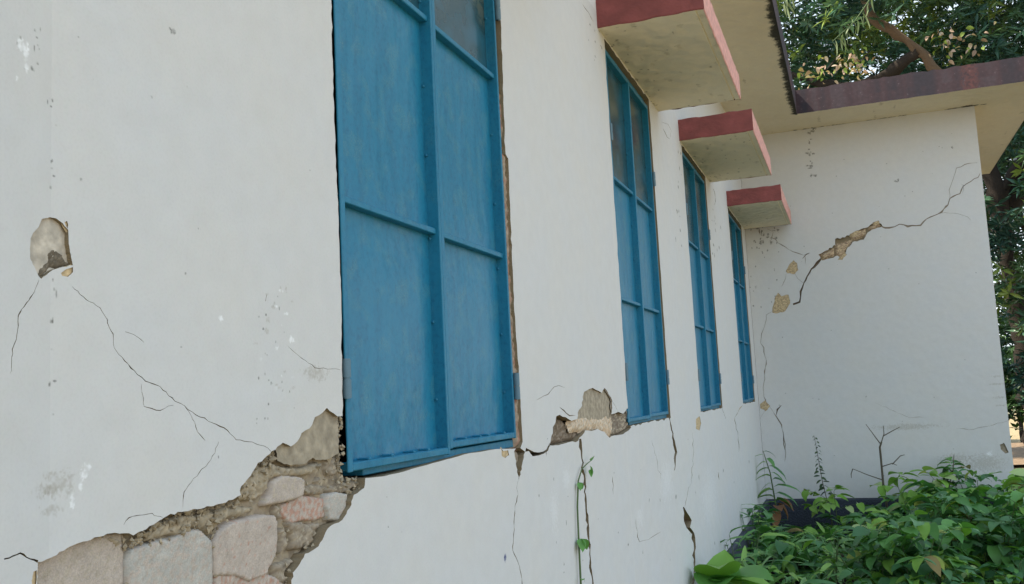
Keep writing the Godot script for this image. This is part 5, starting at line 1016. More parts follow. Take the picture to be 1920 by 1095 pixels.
func fascia(roof: Node3D, a: Vector3, b: Vector3, n: Vector3, m: Material) -> void:
	# an uneven concrete edge: slightly wavy outline top and bottom
	var st := begin()
	var len := a.distance_to(b)
	var k := int(len / 0.05)
	var e := []
	for i in k + 1:
		var p := a.lerp(b, float(i) / k)
		var lo := p + Vector3.UP * (ROOF_Y - 0.004 + 0.004 * noise_a.get_noise_3dv(p * 9.0)) + n * 0.002
		var hi := p + Vector3.UP * (ROOF_Y + ROOF_T + 0.012 * noise_b.get_noise_3dv(p * 7.0) + 0.006 * noise_a.get_noise_3dv(p * 30.0)) + n * 0.002
		e.append([lo, hi, hi - n * 0.1, float(i) / k])
	for i in k:
		var p: Array = e[i]
		var q: Array = e[i + 1]
		quad(st, p[0], q[0], q[1], p[1], n, Vector2(p[3], 1), Vector2(q[3], 1), Vector2(q[3], 0), Vector2(p[3], 0))
	st.set_material(m)
	var am := ArrayMesh.new()
	st.commit(am)
	st = begin()
	for i in k:
		var p: Array = e[i]
		var q: Array = e[i + 1]
		quad(st, p[1] + Vector3.UP * 0.001, q[1] + Vector3.UP * 0.001, q[2], p[2], Vector3.UP)
	st.set_material(M.slab_top)
	st.commit(am)
	part("fascia", am, roof)

func sunshade(b: Node3D, x0: float, x1: float) -> void:
	var s := Node3D.new()
	s.name = "sunshade"
	b.add_child(s, true)
	var y0 := SLAB_Y
	var y1 := SLAB_Y + SLAB_T
	var zo := 0.5
	var zg := 0.463
	# underside, wavy where the red paint of the edge was brushed over it
	var pm := 200.0
	var im := paint_image(int((x1 - x0) * pm), 100, Color(0.91, 0.87, 0.77), Color(0.895, 0.85, 0.745), pm, 150 + int(x0 * 3), 0.0)  # cream tint carries warm bounce light in the paint
	for i in 34:
		stain(im, rng.randf_range(0, im.get_width()), 100.0 * pow(rng.randf(), 2.6), rng.randf_range(0.8, 3.5), rng.randf_range(0.6, 2.0), Color(0.26, 0.22, 0.16), 0.5, 1.0)
	for i in 26:
		stain(im, rng.randf_range(0, im.get_width()), rng.randf_range(0, 100), rng.randf_range(2, 12), rng.randf_range(1, 3), Color(0.60, 0.55, 0.44), 0.3, 1.0)
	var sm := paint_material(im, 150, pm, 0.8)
	var st := begin()
	var uv := func(x: float, z: float) -> Vector2: return Vector2((x - x0) / (x1 - x0), z / 0.5)
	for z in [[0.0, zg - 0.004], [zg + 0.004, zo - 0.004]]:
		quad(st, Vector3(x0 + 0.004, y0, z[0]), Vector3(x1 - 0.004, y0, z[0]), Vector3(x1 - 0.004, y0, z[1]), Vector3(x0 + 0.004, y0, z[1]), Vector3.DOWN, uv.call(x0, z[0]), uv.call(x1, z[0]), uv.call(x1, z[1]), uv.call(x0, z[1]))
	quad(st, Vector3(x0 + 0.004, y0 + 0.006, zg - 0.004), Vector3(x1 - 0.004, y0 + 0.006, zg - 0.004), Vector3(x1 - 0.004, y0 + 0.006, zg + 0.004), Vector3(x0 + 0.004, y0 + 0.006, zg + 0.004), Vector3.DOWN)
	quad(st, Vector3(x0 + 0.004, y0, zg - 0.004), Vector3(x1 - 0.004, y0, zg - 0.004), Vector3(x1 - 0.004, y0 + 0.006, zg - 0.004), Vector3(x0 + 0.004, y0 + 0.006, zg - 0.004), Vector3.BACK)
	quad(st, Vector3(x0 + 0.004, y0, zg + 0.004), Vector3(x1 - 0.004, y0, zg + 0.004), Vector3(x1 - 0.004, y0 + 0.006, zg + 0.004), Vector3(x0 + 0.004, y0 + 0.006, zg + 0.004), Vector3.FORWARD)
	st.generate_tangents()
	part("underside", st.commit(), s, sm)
	# brushed edges
	for e in [[Vector3(x0, 0, 0), Vector3(x0, 0, zo), Vector3.LEFT, M.maroon, "side_edge"], [Vector3(x0, 0, zo), Vector3(x1, 0, zo), Vector3.BACK, M.pink, "front_edge"], [Vector3(x1, 0, zo), Vector3(x1, 0, 0), Vector3.RIGHT, M.maroon, "side_edge"]]:
		st = begin()
		var a: Vector3 = e[0]
		var c: Vector3 = e[1]
		var n: Vector3 = e[2]
		var k := int(a.distance_to(c) / 0.03)
		var rows := []
		for i in k + 1:
			var p := a.lerp(c, float(i) / k)
			var w := 0.007 * noise_a.get_noise_3dv(p * 9.0) - 0.002
			var v := 0.010 * noise_b.get_noise_3dv(p * 8.0)
			rows.append([p + Vector3.UP * (y0 + w) - n * 0.005, p + Vector3.UP * (y0 + 0.005 + w), p + Vector3.UP * (y1 - 0.006 + v), p + Vector3.UP * (y1 + v) - n * 0.006])
		for i in k:
			for r in 3:
				var nn := n
				if r == 0:
					nn = (n + Vector3.DOWN).normalized()
				elif r == 2:
					nn = (n + Vector3.UP).normalized()
				quad(st, rows[i][r], rows[i + 1][r], rows[i + 1][r + 1], rows[i][r + 1], nn)
		part(e[4], st.commit(), s, e[3])
	st = begin()
	quad(st, Vector3(x0 + 0.004, y1 - 0.003, 0), Vector3(x1 - 0.004, y1 - 0.003, 0), Vector3(x1 - 0.004, y1 - 0.003, zo - 0.004), Vector3(x0 + 0.004, y1 - 0.003, zo - 0.004), Vector3.UP)
	part("top_face", st.commit(), s, M.slab_top)

# ------------------------------------------------------------------ windows: two steel leaves each
func window(b: Node3D, x0: float, x1: float, gap: float, hero: bool) -> void:
	var w := Node3D.new()
	w.name = "window"
	b.add_child(w, true)
	var y0 := 1.466
	var y1 := 3.27
	var xm := (x0 + x1) * 0.5 + (0.007 if hero else 0.0)
	var st := begin()
	# fixed angle frame in the opening: sill, head and right jamb
	box(st, Vector3(x0 + 0.10, 1.452, -0.075), Vector3(x1 + 0.006, 1.476, -0.022), 0.002)
	box(st, Vector3(x0, y1 + 0.004, -0.075), Vector3(x1 + 0.006, 3.312, -0.03), 0.002)
	box(st, Vector3(x1 - 0.004, 1.4765, -0.075), Vector3(x1 + 0.004, y1 + 0.0035, -0.03), 0.001)
	part("outer_frame", st.commit(), w, M.steel)
	var leaves := [[x0 + gap, xm - 0.003, y0, 0.0], [xm + 0.004, x1 - 0.006, y0 + (0.014 if hero else 0.006), -0.003]]
	for l in leaves:
		leaf(w, l[0], l[1], l[2], y1, l[3] - 0.004, hero)
	for y in ([1.66, 2.9] if hero else [1.70, 2.85]):
		hinge(w, Vector3(x0 + gap - 0.004, y, 0.0), hero)
		hinge(w, Vector3(x1 + 0.002, y - 0.02, 0.0), hero)
	if hero:
		# a strip of rust and dirt under the right leaf
		st = begin()
		box(st, Vector3(xm + 0.36, 1.440, -0.06), Vector3(x1 + 0.004, 1.4505, -0.012), 0.002)
		part("rusty_strip", st.commit(), w, M.rust)

func leaf(w: Node3D, x0: float, x1: float, y0: float, y1: float, zf: float, hero: bool) -> void:
	var t := 0.020
	var zs := zf - 0.034
	var st := begin()
	box(st, Vector3(x0, y0, zf - 0.005), Vector3(x0 + t, y1, zf), 0.0015)
	part("stile", st.commit(), w, M.steel)
	st = begin()
	box(st, Vector3(x1 - 0.011, y0, zs - 0.004), Vector3(x1, y1, zf), 0.002)
	part("stile", st.commit(), w, M.steel)
	st = begin()
	box(st, Vector3(x0 + t, y0 + 0.001, zs - 0.003), Vector3(x1 - 0.011, y0 + 0.019, zf - 0.001), 0.0025)
	part("rail", st.commit(), w, M.steel)
	st = begin()
	box(st, Vector3(x0 + t, y1 - 0.024, zs - 0.003), Vector3(x1 - 0.011, y1 - 0.001, zf - 0.001), 0.0025)
	part("rail", st.commit(), w, M.steel)
	# three sheet panels between the crossbars, slightly buckled
	var rows := [[y0 + 0.004, 2.054], [2.0545, 2.644], [2.6445, y1 - 0.004]]
	for r in 3:
		var pa: float = rows[r][0]
		var pb: float = rows[r][1]
		st = begin()
		var nx := 10
		var ny := 12
		var pt := func(i: int, j: int) -> Vector3:
			var x := lerpf(x0 + (0.075 if hero else 0.02), x1 - 0.004, float(i) / nx)
			var y := lerpf(pa, pb, float(j) / ny)
			var e := sin(PI * i / nx) * sin(PI * j / ny)
			return Vector3(x, y, zs + 0.0035 * noise_a.get_noise_2d(x * 3.5, y * 2.2) * (0.3 + e))
		for i in nx:
			for j in ny:
				var q := [pt.call(i, j), pt.call(i + 1, j), pt.call(i + 1, j + 1), pt.call(i, j + 1)]
				for k in [0, 2, 1, 0, 3, 2]:
					st.set_smooth_group(0)
					st.add_vertex(q[k])
		st.index()
		st.generate_normals()
		part("sheet_panel", st.commit(), w, M.dark_panel if r == 2 else M.sheet)
	for y in [2.046, 2.636]:
		st = begin()
		box(st, Vector3(x0 + t, y, zs - 0.002), Vector3(x1 - 0.011, y + 0.016, zf - 0.010), 0.002)
		part("crossbar", st.commit(), w, M.steel)
	# weld spots on the inner side of the stile and along the bottom rail
	var y := y0 + 0.14
	while y < y1 - 0.05:
		st = begin()
		box(st, Vector3(x1 - 0.016, y, zs + 0.002), Vector3(x1 - 0.010, y + 0.008, zs + 0.009), 0.002)
		part("weld", st.commit(), w, M.steel)
		y += rng.randf_range(0.16, 0.24)
	if hero:
		for k in 4:
			var x := lerpf(x0 + 0.06, x1 - 0.06, (k + 0.5) / 4.0) + rng.randf_range(-0.02, 0.02)
			st = begin()
			box(st, Vector3(x, y0 + 0.018, zs + 0.002), Vector3(x + 0.012, y0 + 0.024, zf - 0.004), 0.002)
			part("weld", st.commit(), w, M.steel)

func hinge(w: Node3D, at: Vector3, hero: bool) -> void:
	var st := begin()
	var h := 0.082
	var r := 0.0095
	var pts := []
	var rad := []
	for k in [[-0.5, 0.0], [-0.5, 0.8], [-0.47, 1.0], [-0.03, 1.0], [-0.015, 0.72], [0.015, 0.72], [0.03, 1.0], [0.47, 1.0], [0.5, 0.8], [0.5, 0.0]]:
		pts.append(at + Vector3(0, k[0] * h, 0))
		rad.append(r * k[1])
	for i in pts.size():
		pts[i] += Vector3(0, 0.0002 * i, 0)
	tube(st, pts, rad, 12)
	part("hinge", st.commit(), w, M.hinge)

# ------------------------------------------------------------------ leaves
# one leaf of unit length along +z, folded along its midrib and drooping; style 0 ovate, 1 lance, 2 broad heart, 3 lobed vine leaf
func blade(style: int, droop: float, fold: float, twist: float, seg := 5) -> ArrayMesh:
	var st := begin()
	var rows := []
	for i in seg + 1:
		var t := float(i) / seg
		var w := 0.0
		match style:
			0: w = 0.27 * pow(sin(PI * pow(t, 0.85)), 0.75)
			1: w = 0.075 * pow(sin(PI * pow(t, 0.7)), 0.8)
			2: w = 0.36 * pow(sin(PI * pow(t, 0.62)), 0.7)
			_: w = 0.45 * absf(sin(PI * (0.12 + 0.88 * t))) * (0.72 + 0.28 * cos(t * 14.0))
		w = maxf(w, 0.004)
		var a := droop * t
		var c := Vector3(0.0, -sin(a) * t * 0.8 + 0.06 * sin(t * 9.0) * droop * 0.4, t * cos(a * 0.8))
		var tw := twist * t
		var side := Vector3(cos(tw), sin(tw), 0.0)
		var up := Vector3(0, fold * w, 0)
		rows.append([c - side * w + up, c, c + side * w + up])
	for i in seg:
		for k in 2:
			var q := [rows[i][k], rows[i][k + 1], rows[i + 1][k + 1], rows[i + 1][k]]
			for j in [0, 1, 2, 0, 2, 3]:
				st.set_smooth_group(0)
				st.add_vertex(q[j])
	st.index()
	st.generate_normals()
	return st.commit()

func leaf_material(c: Color, rough := 0.45) -> StandardMaterial3D:
	var m := StandardMaterial3D.new()
	m.albedo_color = c
	m.roughness = rough
	m.metallic_specular = 0.35
	m.backlight_enabled = true
	m.backlight = Color(c.r * 0.7, c.g * 0.8, c.b * 0.4)
	m.cull_mode = BaseMaterial3D.CULL_DISABLED
	return m

func put_leaf(p: Node3D, mesh: Mesh, m: Material, at: Vector3, dir: Vector3, size: float, roll := 0.0) -> void:
	var o := MeshInstance3D.new()
	o.name = "leaf"
	o.mesh = mesh
	o.material_override = m
	var z := dir.normalized()
	var x := Vector3.UP.cross(z)
	x = x.normalized() if x.length() > 0.05 else Vector3.RIGHT
	var y := z.cross(x)
	var bs := Basis(x, y, z).rotated(z, roll)
	o.transform = Transform3D(bs.scaled(Vector3.ONE * size), at)
	p.add_child(o, true)

var blades := {}
var greens := {}

func make_leaves() -> void:
	for s in 4:
		blades[s] = []
		for k in 5:
			blades[s].append(blade(s, 0.25 + 0.22 * k, 0.25 + 0.1 * (k % 3), [-0.5, 0.3, 0.0, 0.6, -0.2][k], 6 if s == 2 else 5))
	greens.broad = [leaf_material(lin(0.075, 0.20, 0.055)), leaf_material(lin(0.11, 0.27, 0.07)), leaf_material(lin(0.045, 0.135, 0.05)), leaf_material(lin(0.17, 0.33, 0.06)), leaf_material(lin(0.10, 0.23, 0.10)), leaf_material(lin(0.055, 0.15, 0.06))]
	greens.lance = [leaf_material(lin(0.10, 0.24, 0.08)), leaf_material(lin(0.16, 0.30, 0.11)), leaf_material(lin(0.06, 0.16, 0.06)), leaf_material(lin(0.19, 0.34, 0.08))]
	greens.pale = [leaf_material(lin(0.20, 0.36, 0.08)), leaf_material(lin(0.36, 0.47, 0.20)), leaf_material(lin(0.16, 0.32, 0.05))]
	greens.yellow = [leaf_material(lin(0.26, 0.32, 0.06)), leaf_material(lin(0.22, 0.17, 0.06))]
	greens.dry = [leaf_material(lin(0.24, 0.12, 0.06), 0.8), leaf_material(lin(0.17, 0.09, 0.05), 0.8)]
	greens.dark = [leaf_material(lin(0.035, 0.07, 0.035)), leaf_material(lin(0.05, 0.085, 0.04))]

func pick(a: Array) -> Variant:
	return a[rng.randi() % a.size()]

func around(a: float, up: float) -> Vector3:
	return Vector3(cos(a) * cos(up), sin(up), sin(a) * cos(up))

func spot(at: Vector3) -> String:
	if at.z > 2.55 and at.x > 9.9:
		return "growing past the open end of the end wall"
	if Vector2(at.x - 10.1, at.z - 1.17).length() < 0.5:
		return "growing beside the dead twig"
	if at.x > 9.55:
		return "growing against the end wall plinth"
	if at.z < 0.4:
		return "growing along the foot of the main wall"
	if Vector2(at.x - 5.75, at.z - 0.14).length() < 1.2:
		return "growing beside the large leaved plant"
	return "growing out in the middle of the corner undergrowth"

# compound-leaved shrub: stems, each with stalks of paired round leaflets
func broad_shrub(at: Vector3, h: float, stems: int, pale: bool) -> void:
	var kind := "pale yellow green round leaved weed " if pale else "round leaved green weed "
	var p := thing("broad_leaved_weed", kind + spot(at), "plant", at, ("pale" if pale else "green") + " round leaved weeds " + spot(at))
	var big := rng.randf_range(0.75, 1.45)
	for s in stems:
		var a := rng.randf() * TAU
		var lean := rng.randf_range(0.1, 0.45) if stems > 1 else rng.randf_range(0.0, 0.2)
		var top := Vector3(cos(a) * h * lean, h * rng.randf_range(0.8, 1.05), sin(a) * h * lean)
		var mid := top * 0.5 + Vector3(0, h * 0.06, 0)
		var st := begin()
		tube(st, [Vector3(0, -0.04, 0), mid, top], [0.006, 0.0045, 0.002], 5)
		var nst := 4 + int(h * 5.0)
		for k in nst:
			var t := lerpf(0.35, 1.0, float(k) / (nst - 1))
			var o := (Vector3.ZERO.lerp(mid, t * 2.0) if t < 0.5 else mid.lerp(top, t * 2.0 - 1.0))
			var d := around(a + k * 2.4 + rng.randf_range(-0.4, 0.4), rng.randf_range(0.05, 0.5) + 0.35 * (t - 0.5))
			var ln := rng.randf_range(0.16, 0.25) * (1.15 - 0.4 * t)
			var e := o + d * ln + Vector3(0, -0.02, 0)
			tube(st, [o, o.lerp(e, 0.5) + Vector3(0, 0.012, 0), e], [0.002, 0.0016, 0.0012], 4)
			var pairs := 2 if rng.randf() < 0.6 else 3
			var mats: Array = greens.pale if pale and t > 0.55 else greens.broad
			for q in pairs:
				var f := float(q + 1) / pairs
				var side := d.cross(Vector3.UP).normalized()
				for sg in [-1.0, 1.0]:
					var ld: Vector3 = (side * sg + d * 0.5 + Vector3(0, rng.randf_range(-0.25, 0.25), 0))
					put_leaf(p, pick(blades[0]), pick(mats) if rng.randf() > 0.035 else pick(greens.yellow), o.lerp(e, f), ld, big * rng.randf_range(0.085, 0.145) * (0.75 + 0.35 * f), rng.randf_range(-0.5, 0.5))
			if rng.randf() < 0.3:
				put_leaf(p, pick(blades[0]), pick(mats), e, d, rng.randf_range(0.11, 0.16))
		part("stem", st.commit(), p, M.stem)

func lance_weed(at: Vector3, h: float, stems: int, label := "", called := "narrow_leaved_weed", size := 1.0) -> Node3D:
	var p := thing(called, label if label else "narrow leaved green weed " + spot(at), "plant", at, "" if label else "narrow leaved weeds " + spot(at))
	for s in stems:
		var a := rng.randf() * TAU
		var lean := rng.randf_range(0.05, 0.5) if stems > 1 else 0.12
		var top := Vector3(cos(a) * h * lean, h * rng.randf_range(0.85, 1.05), sin(a) * h * lean)
		var mid := top * 0.5 + Vector3(0, h * 0.08, 0)
		var st := begin()
		tube(st, [Vector3(0, -0.04, 0), mid, top], [0.005, 0.004, 0.002], 5)
		part("stem", st.commit(), p, M.stem)
		var n := 5 + int(h * 10.0)
		for k in n:
			var t := lerpf(0.25, 1.0, float(k) / (n - 1))
			var o := (Vector3.ZERO.lerp(mid, t * 2.0) if t < 0.5 else mid.lerp(top, t * 2.0 - 1.0))
			var d := around(a + k * 2.4 + rng.randf_range(-0.5, 0.5), rng.randf_range(0.0, 0.9))
			put_leaf(p, pick(blades[1]), pick(greens.lance), o, d, rng.randf_range(0.17, 0.33) * size * (1.15 - 0.45 * t), rng.randf_range(-0.6, 0.6))
	return p

func in_bed(x: float, z: float) -> bool:
	return z > 0.07 and z < 2.9 and x < XE - 0.15 and z < 0.42 * x - 0.75

func make_plants() -> void:
	make_leaves()
	# corner bed: broad weeds to the right, narrow ones to the left
	var placed := []
	var tries := 0
	while placed.size() < 112 and tries < 6000:
		tries += 1
		var x := rng.randf_range(5.7, 10.4)
		var z := rng.randf_range(0.06, 2.7)
		if not in_bed(x, z):
			continue
		var ok := true
		for q in placed:
			if Vector2(x - q.x, z - q.y).length() < 0.25:
				ok = false
				break
		if not ok:
			continue
		var clump := noise_b.get_noise_2d(x * 0.75 + 5.0, z * 0.75)
		if clump < -0.12:
			continue
		placed.append(Vector2(x, z))
		# bare gap beside the dead twig, by the end wall
		var near_wall := x > 9.3
		if near_wall and z > 0.25 and z < 1.3 and rng.randf() < 0.6:
			continue
		var h := clampf(0.36 + 0.75 * clump + rng.randf_range(-0.10, 0.16), 0.2, 0.8)
		if z > 0.2 and z < 1.3 and x > 8.0:
			h = minf(h, rng.randf_range(0.2, 0.34))
		var left_side := z < 0.95 + 0.04 * (x - 6.0)
		if left_side and rng.randf() < 0.8:
			lance_weed(Vector3(x, 0, z), h, 3)
		else:
			broad_shrub(Vector3(x, 0, z), h, 2 if h < 0.42 else 3, rng.randf() < 0.10)
	# a paler bush against the end wall
	broad_shrub(Vector3(10.0, 0, 1.42), 0.66, 3, true)
	broad_shrub(Vector3(9.9, 0, 0.72), 0.58, 2, true)
	for z in [2.65, 2.95, 3.25]:
		for x in [10.2, 11.0, 11.9]:
			broad_shrub(Vector3(x + rng.randf_range(-0.2, 0.2), 0, z), rng.randf_range(0.35, 0.55), 3, false)
	# large leaved plant at the foot of the main wall
	var big := thing("large_leaved_plant", "plant with large glossy green leaves rising from the main wall foot", "plant", Vector3(5.75, 0.0, 0.14))
	var st := begin()
	tube(st, [Vector3(0, -0.05, 0), Vector3(0, 0.25, 0.01), Vector3(0.0, 0.50, 0.02)], [0.012, 0.010, 0.006], 6)
	part("stem", st.commit(), big, M.stem)
	for l in [[-0.6, -0.2, 0.9, 0.38], [-0.3, 0.5, 0.35, 0.40], [-0.1, 0.8, 0.35, 0.43], [-0.2, -0.05, 1.0, 0.37], [0.5, 0.6, 0.5, 0.38], [-0.9, 0.4, 0.1, 0.40], [0.2, -0.1, 0.8, 0.34], [-0.8, 0.0, 0.25, 0.38], [0.3, 0.9, 0.2, 0.40], [-0.5, 0.9, 0.05, 0.36]]:
		put_leaf(big, blades[2][rng.randi() % 3], greens.broad[1 if rng.randf() < 0.6 else 3], Vector3(0, rng.randf_range(0.26, 0.5), 0.01), Vector3(l[0], l[2], maxf(l[1], 0.05)), l[3], rng.randf_range(-0.3, 0.3))
	# tall slender weed in the corner
	var slim := thing("slender_weed", "slender upright weed with drooping narrow leaves against the wall corner", "plant", Vector3(9.75, 0, 0.14))
	st = begin()
	tube(st, [Vector3(0.0, -0.04, 0.03), Vector3(0, 0.45, 0.02), Vector3(0.02, 0.75, -0.01), Vector3(0, 0.97, -0.06)], [0.010, 0.008, 0.006, 0.003], 6)
	part("stem", st.commit(), slim, M.stem)
	for k in 15:
		var t := k / 14.0
		var o := Vector3(0, lerpf(0.48, 0.96, t), 0.02 - 0.08 * t * t)
		put_leaf(slim, blades[1][2 + k % 3] if k % 3 else blades[0][4], greens.lance[k % 4], o, Vector3(rng.randf_range(-0.5, 0.3), rng.randf_range(-0.1, 0.5), (-1.0 if k % 2 else 1.0) * rng.randf_range(0.6, 1.0)), rng.randf_range(0.22, 0.33) * (1.0 - 0.4 * t) * (0.8 if k % 3 == 0 else 1.0), rng.randf_range(-0.5, 0.5))
	for k in 4:
		put_leaf(slim, blades[0][k], greens.dry[k % 2], Vector3(0.0, 0.40 + 0.03 * k, 0.03), Vector3(rng.randf_range(-0.5, 0.0), -0.3 + 0.4 * (k % 2), rng.randf_range(-0.3, 1.0)), 0.2)
	# bare twig
	var twig := thing("dead_twig", "bare dark dead twig forking upright in front of the end wall", "twig", Vector3(10.1, 0, 1.17))
	st = begin()
	tube(st, [Vector3(0, -0.03, 0.04), Vector3(0, 0.30, 0.02), Vector3(0, 0.55, 0.0), Vector3(0, 0.95, 0.0), Vector3(0, 1.0, 0.02)], [0.014, 0.013, 0.011, 0.010, 0.008], 6)
	part("stem", st.commit(), twig, M.twig)
	for q in [[Vector3(0, 0.98, 0.01), Vector3(0, 1.08, -0.05), Vector3(0, 1.18, -0.11)], [Vector3(0, 1.0, 0.02), Vector3(0, 1.08, 0.05), Vector3(0.0, 1.16, 0.05)], [Vector3(0, 1.06, 0.045), Vector3(0, 1.10, 0.12), Vector3(0, 1.14, 0.20)], [Vector3(0, 0.63, 0.0), Vector3(-0.05, 0.69, -0.14), Vector3(-0.05, 0.75, -0.27)], [Vector3(-0.05, 0.75, -0.27), Vector3(-0.05, 0.70, -0.29), Vector3(-0.05, 0.66, -0.29)], [Vector3(0, 0.76, 0.0), Vector3(0, 0.79, 0.10), Vector3(0, 0.77, 0.14)], [Vector3(0, 0.78, 0.1), Vector3(0, 0.86, 0.18), Vector3(0, 0.87, 0.22)]]:
		st = begin()
		tube(st, q, [0.006, 0.0045, 0.003], 5)
		part("branch", st.commit(), twig, M.twig)
	# hanging string of small dark leaves in front of the end wall
	var spike := thing("leafy_stalk", "thin stalk strung with small dark leaves rising before the end wall", "plant", Vector3(10.15, 0, 0.60))
	st = begin()
	var cv := func(t: float) -> Vector3: return Vector3(0, lerpf(0.3, 1.08, t), 0.05 - 0.10 * t + 0.02 * sin(t * 9.0))
	tube(st, [Vector3(0, -0.03, 0.06), cv.call(0.0), cv.call(0.4), cv.call(0.7), cv.call(1.0)], [0.006, 0.005, 0.004, 0.003, 0.002], 5)
	part("stem", st.commit(), spike, M.twig)
	for k in 30:
		var t := 0.25 + 0.75 * k / 29.0
		put_leaf(spike, pick(blades[0]), pick(greens.dark), cv.call(t), Vector3(rng.randf_range(-0.6, 0.2), rng.randf_range(-0.6, 0.3), -1.0 if k % 2 else 1.0), lerpf(0.10, 0.03, t), rng.randf_range(-0.8, 0.8))
	var grey := thing("withered_stalk", "withered grey green stalk standing before the end wall on its open side", "plant", Vector3(10.1, 0, 1.74))
	st = begin()
	tube(st, [Vector3(0, -0.03, -0.02), Vector3(0, 0.5, 0.0), Vector3(0, 0.72, 0.07), Vector3(0, 0.86, 0.09)], [0.010, 0.008, 0.005, 0.003], 5)
	part("stem", st.commit(), grey, M.twig)
	for k in 12:
		put_leaf(grey, pick(blades[0]), greens.dark[k % 2], Vector3(0, rng.randf_range(0.42, 0.78), 0.0 + 0.04 * rng.randf()), around(rng.randf() * TAU, rng.randf_range(-0.4, 0.5)), rng.randf_range(0.05, 0.10), rng.randf_range(-0.8, 0.8))
	climbing_vine()

func climbing_vine() -> void:
	var v := thing("climbing_vine", "thin green vine with few small leaves climbing beside the wall crack", "vine", Vector3(3.35, 0.0, 0.0))
	var pts := [Vector3(0.0, 0.0, 0.09), Vector3(-0.01, 0.42, 0.05), Vector3(0.0, 0.93, 0.012), Vector3(0.012, 1.09, 0.010), Vector3(0.022, 1.2, 0.009), Vector3(0.05, 1.29, 0.010), Vector3(0.10, 1.33, 0.012), Vector3(0.17, 1.345, 0.016), Vector3(0.21, 1.352, 0.02)]
	var st := begin()
	tube(st, pts, [0.005, 0.005, 0.004, 0.0035, 0.0035, 0.003, 0.0025, 0.002, 0.0015], 6)
	part("stem", st.commit(), v, M.stem)
	for l in [[0.012, 1.088, 0.018, -0.5, -0.7, 0.05], [0.012, 1.088, 0.018, 0.6, -0.6, 0.055], [0.012, 1.088, 0.018, 0.1, -1.0, 0.05], [0.045, 1.285, 0.014, -0.4, -0.8, 0.032], [0.05, 1.285, 0.014, 0.5, -0.7, 0.03], [0.205, 1.35, 0.02, 0.4, 0.6, 0.03], [0.185, 1.335, 0.02, 0.1, -1.0, 0.04], [0.185, 1.32, 0.02, -0.3, -0.9, 0.03], [-0.01, 0.95, 0.02, -0.9, 0.2, 0.03]]:
		put_leaf(v, blades[2][0], greens.broad[1], Vector3(l[0], l[1], l[2]), Vector3(l[3], l[4], 0.25), l[5], 0.0)

# ------------------------------------------------------------------ trees
func rosette(n: int, lw: float) -> ArrayMesh:
	var st := begin()
	var r := RandomNumberGenerator.new()
	r.seed = 5
	for k in n:
		var a := TAU * k / n + r.randf_range(-0.3, 0.3)
		var up := r.randf_range(-0.7, 0.6)
		var d := around(a, up)
		var side := d.cross(Vector3.UP).normalized().rotated(d, r.randf_range(-0.7, 0.7))
		var ln := r.randf_range(0.7, 1.1)
		var nn := side.cross(d).normalized()
		var p := [Vector3.ZERO, d * ln * 0.45 + side * lw - nn * 0.02, d * ln + Vector3(0, -0.12, 0), d * ln * 0.45 - side * lw - nn * 0.02, d * ln * 0.5 + nn * 0.03]
		for t in [[0, 1, 4], [1, 2, 4], [2, 3, 4], [3, 0, 4]]:
			for j in t:
				st.set_smooth_group(-1)
				st.add_vertex(p[j])
	st.generate_normals()
	return st.commit()

func crown(parent: Node3D, clumps: Array, leaf_size: float, mesh: Mesh, m: Material, cols: Array, per_area: float) -> void:
	var tr := []
	var cl := []
	for c in clumps:
		var ctr: Vector3 = c[0]
		var r: Vector3 = c[1]
		var n := int(per_area * (r.x * r.y + r.y * r.z + r.x * r.z) / 3.0)
		for i in n:
			var d := Vector3(rng.randfn(), rng.randfn(), rng.randfn()).normalized()
			var p: Vector3 = ctr + d * r * pow(rng.randf(), 0.42)
			if noise_a.get_noise_3dv(p * 0.9) < -0.20:
				continue
			var s := leaf_size * rng.randf_range(0.7, 1.25)
			var b := Basis.from_euler(Vector3(rng.randf_range(-0.7, 0.7), rng.randf() * TAU, rng.randf_range(-0.7, 0.7))).scaled(Vector3.ONE * s)
			tr.append(Transform3D(b, p))
			var k: Color = cols[int(clampf((noise_b.get_noise_3dv(p * 0.7) * 0.9 + 0.5 + rng.randf_range(-0.2, 0.2)) * cols.size(), 0, cols.size() - 1))]
			cl.append(k * rng.randf_range(0.75, 1.2))
	var mm := MultiMesh.new()
	mm.transform_format = MultiMesh.TRANSFORM_3D
	mm.use_colors = true
	mm.mesh = mesh
	mm.instance_count = tr.size()
	for i in tr.size():
		mm.set_instance_transform(i, tr[i])
		mm.set_instance_color(i, cl[i])
	var o := MultiMeshInstance3D.new()
	o.name = "crown"
	o.multimesh = mm
	o.material_override = m
	o.set_meta("kind", "stuff")
	parent.add_child(o, true)

func limb(t: Node3D, called: String, pts: Array, r0: float, r1: float, m: Material) -> void:
	var c := Curve3D.new()
	for i in pts.size():
		var tan: Vector3 = (pts[mini(i + 1, pts.size() - 1)] - pts[maxi(i - 1, 0)]) * 0.18
		c.add_point(pts[i], -tan, tan)
	var q := c.tessellate_even_length(5, 0.25)
	var rad := []
	var ps := []
	for i in q.size():
		ps.append(q[i])
		rad.append(lerpf(r0, r1, float(i) / (q.size() - 1)))
	var st := begin()
	for i in ps.size():
		ps[i] += Vector3(noise_a.get_noise_1d(i * 0.9 + 3.0), 0.0, noise_b.get_noise_1d(i * 0.9)) * rad[i] * 0.7
		rad[i] *= 1.0 + 0.3 * noise_b.get_noise_1d(i * 1.7 + 20.0)
	tube(st, ps, rad, 12, 0.9)
	part(called, st.commit(), t, m)

